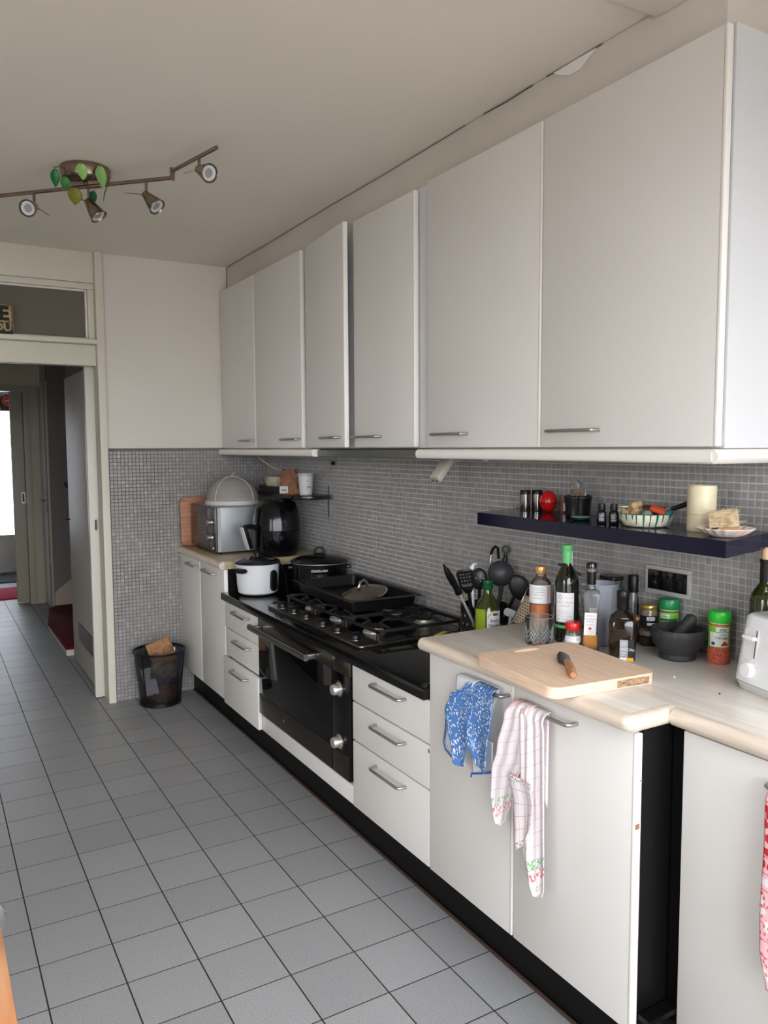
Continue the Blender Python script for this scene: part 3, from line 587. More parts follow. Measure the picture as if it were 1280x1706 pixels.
# ------------------------------------------------------------------ gas hob
HZ = 0.7312
hob = thing('gas_hob', 'wide steel gas hob with black cast iron grates', 'hob', (1.36, -0.215, HZ))
bm = B(); prism(bm, rrect(-0.243, 0.255, -0.447, 0.447, 0.02), 0.0, 0.013, 0.005, 2); obj('hob_plate', bm, STEELD, hob)
bm = B(); prism(bm, rrect(-0.155, 0.24, -0.435, 0.435, 0.02), 0.0132, 0.0152); obj('well', bm, mat('hob_well_steel', (96, 92, 88), 0.22, metal=1.0), hob)
for yy in (0.352, 0.223, 0.095, -0.065, -0.197, -0.346):
    k = obj('control_knob', lathe(B(), [(0, 0.013), (0.0215, 0.013), (0.0225, 0.0165), (0.021, 0.030), (0.018, 0.034), (0, 0.034)], 24, (-0.205, yy)), BLKP, hob)
    obj('grip', box(B(), -0.222, -0.188, yy-0.005, yy+0.005, 0.034, 0.042, 0.002), BLKP, k)
    obj('chrome_ring', lathe(B(), [(0.0222, 0.0132), (0.0236, 0.0132), (0.0233, 0.0142), (0.0224, 0.0145)], 24, (-0.205, yy)), STEEL, k)
for (bx, by, r) in ((-0.09, 0.25, 0.036), (-0.085, -0.01, 0.045), (-0.09, -0.285, 0.036), (0.145, 0.25, 0.036), (0.15, -0.015, 0.04), (0.155, -0.265, 0.036)):
    k = obj('burner', lathe(B(), [(0, 0.0155), (r*1.25, 0.0155), (r*1.2, 0.022), (r*0.95, 0.026), (r*0.9, 0.036), (0, 0.036)], 28, (bx, by)), mat('burner_alloy', (186, 180, 172), 0.4, metal=0.5), hob)
    obj('burner_cap', lathe(B(), [(0, 0.0362), (r, 0.0362), (r*1.02, 0.040), (r*0.85, 0.0445), (0, 0.046)], 28, (bx, by)), BLKM, k)
for gy in (0.285, 0.0, -0.285):
    g0, g1 = gy-0.136, gy+0.136; bm = B(); zt = 0.055
    for (a, b_) in (((-0.15, g0, zt), (0.235, g0, zt)), ((-0.15, g1, zt), (0.235, g1, zt)), ((-0.15, g0, zt), (-0.15, g1, zt)), ((0.235, g0, zt), (0.235, g1, zt)), ((0.035, g0, zt), (0.035, g1, zt))):
        box(bm, min(a[0], b_[0])-0.005, max(a[0], b_[0])+0.005, min(a[1], b_[1])-0.005, max(a[1], b_[1])+0.005, zt-0.012, zt, 0.002)
    for bx in (-0.09, 0.15):
        for (ex, ey) in ((0, g0), (0, g1), (1, 0), (-1, 0)):
            if ex == 0: tube(bm, [(bx, ey, zt-0.006), (bx, gy+(ey-gy)*0.35, zt+0.004), (bx, gy+(ey-gy)*0.2, zt-0.004)], [0.005, 0.006, 0.004], 6)
            else:
                e0 = (-0.15 if ex < 0 else 0.035) if bx < 0 else (0.035 if ex < 0 else 0.235)
                tube(bm, [(e0, gy, zt-0.006), (bx+(e0-bx)*0.45, gy, zt+0.004), (bx+(e0-bx)*0.25, gy, zt-0.004)], [0.005, 0.006, 0.004], 6)
    for cx in (-0.145, 0.23):
        for cy in (g0+0.006, g1-0.006): lathe(bm, [(0, 0.0155), (0.009, 0.0155), (0.008, 0.045), (0, 0.045)], 10, (cx, cy))
    obj('pan_grate', bm, BLKM, hob)
# roasting tray and lid on top of the hob
tr = thing('roasting_tray', 'deep black enamel roasting tray resting on the hob grates', 'tray', (1.425, -0.045, 0.7915), math.radians(-2.5))
bm = B(); n = 40
o_ = rrect(-0.175, 0.175, -0.325, 0.325, 0.02); i_ = rrect(-0.155, 0.155, -0.300, 0.300, 0.02)
def ringv(poly, z, s=0.0): return [bm.verts.new((p[0]*(1-s), p[1]*(1-s*0.6), z)) for p in poly]
R = [ringv(i_, 0.0, 0.05), ringv(i_, 0.045), ringv(o_, 0.046), ringv(o_, 0.042), ringv(i_, 0.041, 0.003), ringv(i_, 0.003, 0.06)]
nn = len(o_)
for A_, B_ in zip(R, R[1:]):
    for i in range(nn): bm.faces.new((A_[i], A_[(i+1) % nn], B_[(i+1) % nn], B_[i]))
R2 = R; bm.faces.new(R2[0]); bm.faces.new(R2[-1])
# the rim overhangs: rebuild so that the inside is hollow
bm.free(); bm = B()
ro = [ringv(i_, 0.0, 0.05), ringv(i_, 0.047), ringv(o_, 0.048), ringv(o_, 0.050), ringv(rrect(-0.150, 0.150, -0.295, 0.295, 0.02), 0.0495), ringv(rrect(-0.150, 0.150, -0.295, 0.295, 0.02), 0.004, 0.05)]
for A_, B_ in zip(ro, ro[1:]):
    for i in range(nn): bm.faces.new((A_[i], A_[(i+1) % nn], B_[(i+1) % nn], B_[i]))
bm.faces.new(ro[0]); bm.faces.new(ro[-1]); obj('tray_shell', bm, mat('black_enamel', (9, 9, 10), 0.42, spec=0.3), tr)
ld = thing('glass_pan_lid', 'round glass pan lid with steel loop handle lying in the roasting tray', 'lid', (1.432, -0.13, 0.822)); ld.rotation_euler = (0.0, math.radians(-14), math.radians(20))
obj('glass_dome', lathe(B(), [(0, 0.028), (0.03, 0.027), (0.065, 0.018), (0.098, 0.003), (0.098, 0.0), (0.065, 0.015), (0.03, 0.024), (0, 0.025)], 36), mat('smoky_lid_glass', (108, 100, 90), 0.12, metal=0.4), ld)
obj('steel_rim', lathe(B(), [(0.096, 0.0), (0.103, -0.002), (0.104, 0.003), (0.097, 0.006), (0.096, 0.0)], 36), CHROME, ld)
obj('handle', tube(B(), [(-0.028, 0, 0.027), (-0.026, 0, 0.045), (-0.012, 0, 0.060), (0.012, 0, 0.060), (0.026, 0, 0.045), (0.028, 0, 0.027)], 0.006, 10), CHROME, ld)
yb = thing('yellow_folding_box', 'small yellow and black packet at the back of the hob corner', 'packet', (1.44, -0.715, 0.7315), math.radians(28))
bbox('carton', mat('packet_yellow', (206, 204, 40), 0.5), yb, -0.02, 0.06, -0.02, 0.02, 0, 0.028, 0.001); bbox('black_band', BLKP, yb, -0.0205, 0.0605, -0.0205, -0.008, 0.0285, 0.031)

# ------------------------------------------------------------------ appliances in the far corner
WZ = 0.8855; GZ = 0.7315
wb = thing('wooden_serving_board', 'tall reddish-brown wooden board leaning against the far mosaic wall', 'board', (1.185, 1.502, WZ)); wb.rotation_euler = (-0.075, 0, 0)
obj('board', rotated(prism(B(), rrect(-0.105, 0.12, 0.0, 0.285, 0.03), -0.018, 0, 0.003), Matrix(((1, 0, 0, 0), (0, 0, 1, -0.022), (0, 1, 0, 0), (0, 0, 0, 1)))), TERRA, wb)
mw = thing('microwave_oven', 'silver microwave oven with a dark glass door under the food cover', 'microwave', (1.130, 0.985, WZ), math.radians(-1))
MWS = mat('silver_paint', (150, 154, 158), 0.38, metal=0.55); MWF = mat('microwave_front_grey', (92, 88, 86), 0.3, metal=0.5)
bbox('casing', MWS, mw, 0.012, 0.335, 0, 0.455, 0.012, 0.258, 0.006); bbox('front_frame', MWF, mw, 0.0, 0.0115, 0, 0.455, 0.014, 0.256, 0.004)
bbox('front_edge', mat('bright_edge_silver', (196, 198, 200), 0.3, metal=0.5), mw, 0.012, 0.03, -0.0015, 0.0, 0.016, 0.254)
dr = bbox('door', mat('microwave_door', (70, 64, 62), 0.25, metal=0.3), mw, -0.006, -0.0003, 0.115, 0.45, 0.018, 0.252, 0.003)
bbox('window', mat('microwave_window', (62, 36, 24), 0.12), dr, -0.0075, -0.0062, 0.135, 0.40, 0.07, 0.21)
bbox('control_strip', BLKG, mw, -0.004, -0.0003, 0.006, 0.112, 0.018, 0.252, 0.002)
for zz, m_ in ((0.175, STEEL), (0.092, WHITEP)):
    bm = B(); lathe(bm, [(0, 0), (0.021, 0), (0.020, 0.005), (0.017, 0.007), (0.016, 0.024), (0, 0.025)], 20); rotated(bm, Matrix.Translation((-0.0042, 0.055, zz)) @ Matrix.Rotation(-PI/2, 4, 'Y')); obj('dial', bm, STEEL, mw)
bm = B(); lathe(bm, [(0, 0), (0.011, 0), (0.010, 0.006), (0, 0.006)], 16); rotated(bm, Matrix.Translation((-0.0042, 0.03, 0.035)) @ Matrix.Rotation(-PI/2, 4, 'Y')); obj('push_button', bm, STEEL, mw)
for k in range(3): bbox('vent_slit', mat('slit_silver', (176, 178, 180), 0.4, metal=0.4), mw, 0.105, 0.165, -0.0012, 0.0, 0.058+k*0.013, 0.061+k*0.013)
for (fx, fy) in ((0.03, 0.04), (0.03, 0.41), (0.3, 0.04), (0.3, 0.41)): obj('foot', lathe(B(), [(0, 0), (0.011, 0), (0.011, 0.012), (0, 0.012)], 12, (fx, fy)), BLKP, mw)
# mesh food cover
M, nt, b = nodes('fine_white_mesh'); b.inputs['Base Color'].default_value = lin((168, 164, 158)); b.inputs['Roughness'].default_value = 0.7
tc = N(nt, 'ShaderNodeTexCoord'); br = N(nt, 'ShaderNodeTexBrick', Scale=1.0, offset=0.0); br.inputs['Brick Width'].default_value = 0.004; br.inputs['Row Height'].default_value = 0.004; br.inputs['Mortar Size'].default_value = 0.0011
br.inputs['Color1'].default_value = (0.10, 0.10, 0.10, 1); br.inputs['Color2'].default_value = (0.14, 0.14, 0.14, 1); br.inputs['Mortar'].default_value = (0.85, 0.85, 0.85, 1)
nt.links.new(tc.outputs['UV'], br.inputs['Vector']); nt.links.new(br.outputs['Color'], b.inputs['Alpha']); MESHW = M
fc = thing('mesh_food_cover', 'white mesh dome food cover sitting on top of the microwave', 'food cover', (1.310, 1.215, WZ+0.2585))
def dome(u, v):
    a = 2*PI*u; t = v*PI/2; r = 0.15*math.cos(t)**0.9; return (r*math.cos(a), r*math.sin(a), 0.02+0.135*math.sin(t))
obj('mesh_dome', grid(B(), dome, 40, 12, uvs=lambda u, v: (u*0.8, v*0.24)), MESHW, fc)
WIRE = mat('white_wire', (204, 202, 198), 0.5)
obj('base_ring', lathe(B(), [(0.146, 0.0), (0.152, 0.0), (0.154, 0.010), (0.152, 0.022), (0.146, 0.022), (0.146, 0.0)], 40), WIRE, fc)
for k in range(2):
    c_, s_ = math.cos(k*PI/2+0.55), math.sin(k*PI/2+0.55)
    obj('hoop', tube(B(), [(0.151*math.cos(a)*c_*abs(math.cos(a))**-0.1 if abs(math.cos(a)) > 0.02 else 0, 0.151*math.cos(a)*s_*abs(math.cos(a))**-0.1 if abs(math.cos(a)) > 0.02 else 0, 0.021+0.136*math.sin(a)) for a in [PI*i/20 for i in range(21)]], 0.0022, 6), WIRE, fc)
obj('pull_tab', tube(B(), [(0, 0, 0.156), (0.002, 0.003, 0.168), (0.012, -0.006, 0.178)], 0.0028, 6), WIRE, fc)
# air fryer
af = thing('air_fryer', 'black rounded air fryer with a chrome-edged pull-out handle', 'air fryer', (1.428, 0.845, WZ), math.radians(188))
obj('body', lathe(B(), [(0, 0.0), (0.105, 0.0), (0.118, 0.02), (0.128, 0.08), (0.131, 0.135), (0.1285, 0.137), (0.131, 0.139), (0.128, 0.19), (0.117, 0.25), (0.10, 0.285), (0.07, 0.30), (0, 0.303)], 44), mat('air_fryer_black', (9, 10, 14), 0.14, spec=0.4), af)
hp = [(0.128, 0.0, 0.145), (0.168, 0.0, 0.158), (0.196, 0, 0.150)]
h_ = obj('handle', box(B(), -0.012, 0.012, -0.017, 0.017, -0.062, 0.062, 0.006), BLKP, af, loc=(0.183, 0.0, 0.105), rot=(0, 0.30, 0))
obj('chrome_trim', box(B(), 0.0125, 0.0175, -0.0178, 0.0178, -0.064, 0.064, 0.0015), mat('bright_trim', (220, 220, 222), 0.25, metal=0.2), h_)
obj('handle_arm', tube(B(), [(0.118, 0, 0.150), (0.16, 0, 0.163), (0.198, 0, 0.160)], [0.014, 0.013, 0.012], 10), BLKP, af)
wrap('basket_panel', mat('basket_black', (7, 7, 9), 0.2, spec=0.35), af, 0.1325, -0.45, 0.45, 0.03, 0.128, 12)
# rice cooker
rc = thing('rice_cooker', 'small white rice cooker with a black handled glass lid', 'rice cooker', (1.215, 0.592, GZ), face_cam(1.215, 0.592))
RCW = mat('rice_cooker_white', (214, 216, 218), 0.35)
obj('body', lathe(B(), [(0, 0.004), (0.088, 0.004), (0.098, 0.012), (0.103, 0.05), (0.107, 0.13), (0.109, 0.155), (0.104, 0.157), (0, 0.157)], 44), RCW, rc)
obj('base_ring', lathe(B(), [(0, 0), (0.082, 0), (0.084, 0.0038), (0, 0.0038)], 32), BLKP, rc)
lid = obj('lid', lathe(B(), [(0.112, 0.1575), (0.114, 0.162), (0.108, 0.169), (0.08, 0.178), (0.04, 0.185), (0, 0.187)], 44), mat('lid_black_glass', (30, 31, 34), 0.06), rc)
obj('lid_knob', lathe(B(), [(0, 0.187), (0.010, 0.187), (0.009, 0.195), (0.021, 0.199), (0.021, 0.207), (0.012, 0.211), (0, 0.211)], 24), BLKP, lid)
obj('steel_rim', lathe(B(), [(0.109, 0.1555), (0.1145, 0.1565), (0.1145, 0.161), (0.111, 0.1615)], 44), BLKP, rc)
def blob_on(r, a, z, w, h, t, name, material, parent):
    bm = B(); prism(bm, rrect(-w/2, w/2, -h/2, h/2, min(w, h)*0.42), 0, t, t*0.35, 2)
    M_ = Matrix.Translation((r*math.cos(a), r*math.sin(a), z)) @ Matrix.Rotation(a, 4, 'Z') @ Matrix(((0, 0, 1, 0), (1, 0, 0, 0), (0, 1, 0, 0), (0, 0, 0, 1)))
    rotated(bm, M_); return obj(name, bm, material, parent)
blob_on(0.102, -0.78, 0.128, 0.07, 0.022, 0.03, 'carry_handle', BLKP, rc); blob_on(0.101, 0.80, 0.075, 0.038, 0.105, 0.016, 'control_panel', BLKP, rc)
blob_on(0.102, 2.2, 0.128, 0.06, 0.022, 0.03, 'carry_handle', BLKP, rc)
# slow cooker
scx, scy = 1.495, 0.455
sk = thing('slow_cooker', 'oval black slow cooker with glass lid beside the mosaic wall', 'slow cooker', (scx, scy, GZ), face_cam(scx, scy))
obj('body', lathe(B(), [(0, 0.0), (0.118, 0.0), (0.132, 0.012), (0.138, 0.06), (0.140, 0.148), (0.136, 0.152), (0, 0.152)], 48, sx=0.82), mat('slow_cooker_black', (7, 7, 8), 0.18, spec=0.35), sk)
obj('steel_rim', lathe(B(), [(0.137, 0.1522), (0.1435, 0.1525), (0.1435, 0.1565), (0.139, 0.157)], 48, sx=0.82), mat('dull_rim', (150, 148, 144), 0.35, metal=0.8), sk)
lid = obj('lid', lathe(B(), [(0.146, 0.1572), (0.147, 0.162), (0.135, 0.172), (0.09, 0.186), (0.05, 0.193), (0, 0.195)], 48, sx=0.82), mat('slow_lid_glass', (18, 18, 20), 0.06), sk)
obj('lid_handle', tube(B(), [(0, -0.026, 0.192), (0, -0.024, 0.211), (0, -0.012, 0.227), (0, 0.012, 0.227), (0, 0.024, 0.211), (0, 0.026, 0.192)], 0.007, 10), BLKP, lid)
obj('lid_boss', lathe(B(), [(0, 0.193), (0.03, 0.193), (0.022, 0.200), (0, 0.201)], 20), BLKP, lid)
for s_ in (-1, 1): obj('side_handle', box(B(), -0.022, 0.022, s_*0.138-0.02, s_*0.138+0.02, 0.122, 0.138, 0.006), BLKP, sk)
WL = mat('print_white', (214, 214, 214), 0.5)
fxr = 0.1165
text_on('CROCK-POT', 0.0145, WL, sk, lambda x, y: (0.1165*math.cos(x/0.145)*0.995, x, 0.124+y), 0.0003)
obj('dial_plate', grid(B(), lambda u, v: (0.1163*math.cos((u-.5)*0.075/0.145), (u-.5)*0.075, 0.068+0.034*v), 8, 1), mat('dial_plate_dark', (20, 20, 22), 0.2), sk)
bm = B(); lathe(bm, [(0, 0), (0.021, 0), (0.019, 0.014), (0, 0.016)], 24, sx=0.8); rotated(bm, Matrix.Translation((0.1155, 0, 0.085)) @ Matrix.Rotation(PI/2, 4, 'Y')); obj('dial', bm, CHROME, sk)
for s_ in (-1, 1): obj('plate_bracket', box(B(), 0.114, 0.1172, s_*0.037-0.0015, s_*0.037+0.0015, 0.066, 0.104), CHROME, sk)
obj('plate_bracket', box(B(), 0.1145, 0.1175, -0.037, 0.037, 0.1025, 0.1045), CHROME, sk)
tag(obj('power_cord', tube(B(), [(1.338, 0.615, 0.885), (1.348, 0.60, 0.86), (1.352, 0.56, 0.82), (1.345, 0.53, 0.77), (1.34, 0.51, 0.7355)], 0.0035, 8), BLKP), 'black power cord hanging between the rice cooker and the slow cooker', 'cord')

# ------------------------------------------------------------------ corner shelf and what is on it
SZ = 1.212
cs = thing('corner_shelf', 'small black corner shelf with a rounded end under the hood', 'shelf', (0, 0, 0))
pts = [(1.652, 1.505), (1.475, 1.505), (1.475, 1.03), (1.45, 0.95), (1.45, 0.80)] + arc(1.56, 0.72, 0.11, PI, 1.62*PI, 10) + [(1.652, 0.60)]
obj('board', prism(B(), pts, SZ-0.022, SZ, 0.003), mat('shelf_black', (13, 13, 15), 0.2), cs)
bbox('bracket', STEELD, cs, 1.648, 1.653, 0.655, 0.659, 1.09, 1.26)
ft = thing('flat_dark_box', 'flat dark box at the back of the corner shelf under the carton', 'box', (1.535, 1.10, SZ+0.0005)); bbox('base', mat('dark_brown_box', (38, 30, 27), 0.6), ft, -0.055, 0.11, -0.13, 0.13, 0, 0.026, 0.003); bbox('lid', mat('dark_brown_lid', (44, 34, 30), 0.6), ft, -0.057, 0.112, -0.132, 0.132, 0.0262, 0.034, 0.002)
ct = thing('cream_carton', 'cream open-ended carton lying on the flat dark box', 'carton', (1.545, 1.08, SZ+0.0355), math.radians(8))
bm = B(); vs = [(-0.05, -0.055, 0), (0.09, -0.055, 0), (0.09, 0.055, 0), (-0.05, 0.055, 0), (-0.062, -0.07, 0.055), (0.102, -0.07, 0.055), (0.102, 0.07, 0.055), (-0.062, 0.07, 0.055)]
V = [bm.verts.new(v) for v in vs]
for f in ((0, 1, 2, 3), (0, 1, 5, 4), (1, 2, 6, 5), (2, 3, 7, 6), (3, 0, 4, 7)): bm.faces.new([V[i] for i in f])
obj('carton_tub', bm, mat('cream_card', (176, 172, 152), 0.6), ct, solid=0.003)
bbox('label', mat('pale_sticker', (206, 210, 214), 0.5), ct, 0.02, 0.075, -0.069, -0.0675, 0.008, 0.045)
bgp = thing('brown_paper_bag', 'crumpled brown paper flour bag standing on the corner shelf', 'bag', (1.502, 0.83, SZ+0.0005), math.radians(-20))
def bagf(u, v):
    a = 2*PI*u; q = 4.0; c_, s_ = math.cos(a), math.sin(a); k = (abs(c_)**q+abs(s_)**q)**(-1/q)
    w_ = 1-0.18*max(0, v-0.7)/0.3; cr = 0.004*math.sin(9*a+12*v)+0.003*math.sin(5*a-17*v)
    return ((0.048*w_+cr)*k*c_, (0.034*(1-0.55*max(0, v-0.75)/0.25)+cr)*k*s_, 0.132*v+0.006*math.sin(3*a)*max(0, v-0.8)*5)
bm = grid(B(), bagf, 36, 14); bmesh.ops.remove_doubles(bm, verts=bm.verts, dist=1e-5); obj('paper_bag', bm, mat('kraft_paper', (140, 96, 70), 0.8, noise=(30, 0.2), bump=(60, 0.4)), bgp)
bbox('label', mat('bag_label', (196, 192, 184), 0.6), bgp, -0.058, -0.012, -0.0385, -0.0372, 0.006, 0.045); bbox('label_print', BLKP, bgp, -0.048, -0.022, -0.0392, -0.0386, 0.02, 0.027)
tb = thing('white_plastic_tub', 'white plastic tub with translucent lid at the shelf edge', 'tub', (1.553, 0.735, SZ+0.0005), face_cam(1.553, 0.735))
TUBW = mat('tub_white', (206, 207, 208), 0.4)
obj('pot', lathe(B(), [(0, 0), (0.033, 0), (0.034, 0.004), (0.041, 0.098), (0, 0.098)], 32), TUBW, tb)
obj('lid', lathe(B(), [(0, 0.0982), (0.0435, 0.0982), (0.0445, 0.108), (0.042, 0.116), (0.038, 0.113), (0, 0.113)], 32), mat('tub_lid', (178, 180, 182), 0.4), tb)
PG = mat('print_grey', (96, 96, 98), 0.6)
for k, (zz, w_) in enumerate(((0.078, 0.4), (0.07, 0.55), (0.055, 0.3), (0.044, 0.6), (0.036, 0.45), (0.027, 0.3))): wrap('print_line', PG, tb, 0.0346+0.0072*zz/0.098, -0.1, -0.1+w_, zz, zz+0.0014, 6)
wrap('print_line', BLKP, tb, 0.0352+0.003, 0.25, 0.85, 0.040, 0.0435, 6)
cb = thing('hood_cable', 'beige cable drooping from the hood down to the corner shelf', 'cable', (0, 0, 0))
BEI = mat('beige_cable', (176, 158, 132), 0.5)
obj('cable_run', tube(B(), [(1.64, 0.56, 1.415), (1.648, 0.60, 1.375), (1.645, 0.66, 1.335), (1.632, 0.72, 1.312), (1.61, 0.80, 1.30)], 0.0045, 8), BEI, cb)
obj('cable_clip', box(B(), 1.636, 1.652, 0.578, 0.60, 1.372, 1.392, 0.002), BLKP, cb)
tag(obj('rail_cable', tube(B(), [(1.395, 1.02, 1.415), (1.43, 1.01, 1.385), (1.47, 1.0, 1.355), (1.51, 0.98, 1.338), (1.54, 0.94, 1.33)], 0.0035, 8), BEI), 'thin beige cable sagging behind the brown bag under the wall cabinet', 'cable')
ps = thing('socket_strip', 'cream power strip hanging at a slant below the large wall cabinet', 'power strip', (1.452, -0.66, 1.345)); ps.rotation_euler = (0, -0.80, math.radians(10))
PSM = mat('cream_plastic', (206, 200, 182), 0.4); bbox('casing', PSM, ps, -0.005, 0.10, -0.022, 0.022, -0.014, 0.014, 0.004)
bbox('end_cap', mat('cream_cap', (180, 172, 152), 0.4), ps, -0.009, -0.0052, -0.021, 0.021, -0.013, 0.013, 0.001)
for yy in (-0.010, 0.010): bbox('end_slot', BLKP, ps, -0.0102, -0.0092, yy-0.003, yy+0.003, -0.006, 0.004)
bm = B(); lathe(bm, [(0, -0.0008), (0.012, -0.0008), (0.006, -0.006), (0, -0.007)], 14); tag(obj('cabinet_button', bm, PSM, loc=(1.41, -1.02, 1.4215)), 'small cream knob under the light rail of the large wall cabinet', 'knob')
# wall socket
so = thing('double_wall_socket', 'double black wall socket in a brushed steel frame on the mosaic', 'socket', (XW-0.0062, -1.578, 1.068))
FR = mat('socket_frame_steel', (196, 194, 190), 0.35, metal=0.3); 
bm = B()
for a in ((-0.008, 0, -0.080, 0.080, 0.029, 0.042), (-0.008, 0, -0.080, 0.080, -0.042, -0.029), (-0.008, 0, -0.080, -0.070, -0.029, 0.029), (-0.008, 0, 0.070, 0.080, -0.029, 0.029)): box(bm, *a, 0.002)
obj('frame', bm, FR, so)
for yy in (-0.035, 0.035):
    s_ = bbox('socket_insert', BLKG, so, -0.0085, -0.0005, yy-0.0345, yy+0.0345, -0.0285, 0.0285, 0.002)
    bm = B(); lathe(bm, [(0.0205, 0), (0.0225, 0.0006), (0.0225, 0.001), (0.0205, 0.001), (0.0205, 0)], 24); rotated(bm, Matrix.Translation((-0.0085, yy, 0)) @ Matrix.Rotation(-PI/2, 4, 'Y')); obj('socket_ring', bm, BLKP, s_)
    for zz in (-0.0095, 0.0095):
        bm = B(); lathe(bm, [(0, 0), (0.003, 0), (0.003, 0.0008), (0, 0.0008)], 10); rotated(bm, Matrix.Translation((-0.0086, yy+zz, 0)) @ Matrix.Rotation(-PI/2, 4, 'Y')); obj('pin_hole', bm, mat('pin_hole_black', (3, 3, 3), 0.9), s_)

# ------------------------------------------------------------------ navy shelf and the things on it
NZ = 1.2435
NAVY = mat('navy_gloss_lacquer', (9, 12, 38), 0.10, spec=0.28)
ns = thing('navy_shelf', 'glossy navy blue floating shelf on the mosaic wall', 'shelf')
obj('board', prism(B(), [(1.380, -1.965), (1.652, -1.905), (1.652, -0.905), (1.395, -0.995)], NZ-0.041, NZ-0.0005, 0.0015, 1), NAVY, ns)
bbox('wall_batten', NAVY, ns, 1.6525, 1.6545, -1.86, -0.95, NZ-0.03, NZ-0.01)
def on_shelf(name, label, cat, x, y, **k): return thing(name, label, cat, (x, y, NZ), face_cam(x, y), **k)
MILL = mat('mill_steel', (150, 148, 146), 0.16, metal=1.0)
for (x, y, lab) in ((1.553, -1.055, 'steel spice mill at the end of the navy shelf'), (1.588, -1.075, 'steel spice mill next to the red egg timer')):
    t = on_shelf('spice_mill', lab, 'spice mill', x, y, group='pair of steel spice mills')
    obj('steel_body', lathe(B(), [(0, 0), (0.0175, 0), (0.0178, 0.001), (0.0178, 0.058), (0.0, 0.058)], 28), MILL, t)
    obj('black_cap', lathe(B(), [(0, 0.0582), (0.0180, 0.0582), (0.0180, 0.070), (0.016, 0.073), (0, 0.073)], 28), BLKP, t)
t = on_shelf('egg_timer', 'red egg-shaped kitchen timer standing between the mills and the basket', 'timer', 1.601, -1.118)
REDP = mat('timer_red', (206, 24, 20), 0.22)
prof = [(0.0001 if a < 0 else 0, 0) for a in ()] + [(0.0, 0.0)] + [(0.0295*math.sin(PI*k/20)**(0.92)*(1.06-0.12*k/20), 0.036-0.036*math.cos(PI*k/20)) for k in range(1, 20)] + [(0, 0.072)]
obj('lower_half', lathe(B(), [p for p in prof if p[1] <= 0.032] + [(0.0299, 0.0325), (0, 0.0325)], 36), REDP, t); obj('upper_half', lathe(B(), [(0, 0.0330), (0.0299, 0.0330)] + [p for p in prof if p[1] > 0.0335], 36), REDP, t)
for k in range(7):
    a = -1.2+k*0.4; bm = B(); prism(bm, [(-0.002, -0.003), (0.002, -0.003), (0.0012, 0.003), (-0.0012, 0.003)], 0, 0.001)
    rotated(bm, Matrix.Rotation(a, 4, 'Z') @ Matrix.Translation((0.0298, 0, 0.0300)) @ Matrix(((0, 0, 1, 0), (1, 0, 0, 0), (0, 1, 0, 0), (0, 0, 0, 1)))); obj('minute_mark', bm, mat('timer_mark', (70, 8, 8), 0.5), t)
t = on_shelf('small_jar', 'tiny clear jar with a white label behind the black basket', 'jar', 1.628, -1.165)
obj('glass', lathe(B(), [(0, 0), (0.014, 0), (0.0145, 0.002), (0.0145, 0.034), (0.011, 0.038), (0.011, 0.046), (0, 0.046)], 24), mat('amber_jar', (120, 84, 70), 0.15), t); wrap('label', WL, t, 0.0149, -0.2, 0.9, 0.006, 0.032); obj('cap', lathe(B(), [(0, 0.0462), (0.0125, 0.0462), (0.0125, 0.053), (0, 0.053)], 20), mat('jar_cap_brown', (136, 100, 78), 0.4), t)
# black basket with its bag
M, nt, b = nodes('woven_black'); b.inputs['Base Color'].default_value = lin((16, 16, 17)); b.inputs['Roughness'].default_value = 0.28
tc = N(nt, 'ShaderNodeTexCoord'); mp = N(nt, 'ShaderNodeMapping'); mp.inputs['Rotation'].default_value = (0, 0, 0.5); nt.links.new(tc.outputs['UV'], mp.inputs[0])
wv = N(nt, 'ShaderNodeTexChecker', Scale=330.0); nt.links.new(mp.outputs[0], wv.inputs['Vector']); bp_ = N(nt, 'ShaderNodeBump', Strength=1.0, Distance=0.003); nt.links.new(wv.outputs['Fac'], bp_.inputs['Height']); nt.links.new(bp_.outputs[0], b.inputs['Normal']); WOVEN = M
t = on_shelf('black_basket', 'small black woven basket holding a bag of nuts', 'basket', 1.560, -1.300)
def bask(u, v):
    a = 2*PI*u; r = 0.037+0.006*v**2; q = 2.6; k = (abs(math.cos(a))**q+abs(math.sin(a))**q)**(-1/q); return (r*k*math.cos(a), r*k*math.sin(a), 0.066*v)
bm = grid(B(), bask, 44, 10, uvs=lambda u, v: (u*0.26, v*0.07)); obj('woven_side', bm, WOVEN, t, solid=0.003)
obj('bottom', lathe(B(), [(0, 0.001), (0.035, 0.001), (0.035, 0.004), (0, 0.004)], 24), BLKP, t)
t2 = thing('bag_of_nuts', 'clear plastic bag of nuts sticking out of the black basket', 'bag', (1.560, -1.300, NZ+0.0045), 0)
NUT = mat('nut_brown', (150, 112, 78), 0.6, noise=(80, 0.35)); random.seed(3)
for k in range(16):
    a = random.uniform(0, 2*PI); rr = random.uniform(0, 0.021); bm = B(); bmesh.ops.create_icosphere(bm, subdivisions=1, radius=0.0075); rotated(bm, Matrix.Translation((rr*math.cos(a), rr*math.sin(a), 0.058+0.021*random.random())) @ Matrix.Rotation(a, 4, 'X') @ Matrix.Diagonal((1, 1.3, 0.8, 1)))
    obj('nut', bm, NUT, t2)
def pbag(u, v):
    a = 2*PI*u; f = 1+0.10*math.sin(7*a+5*v)+0.06*math.sin(11*a); w_ = 0.029*(1-0.15*v); d_ = 0.024*(1-0.75*v**2); return (d_*f*math.cos(a)*0.9+0.006*v, w_*f*math.sin(a)+0.010*v, 0.03+0.078*v+0.004*math.sin(3*a)*v)
obj('plastic_film', grid(B(), pbag, 40, 8), glass('bag_film', (235, 232, 228), clear=0.82, rough=0.15), t2)
t = on_shelf('small_dish', 'small white dish with a dark green rim in front of the basket', 'dish', 1.478, -1.395)
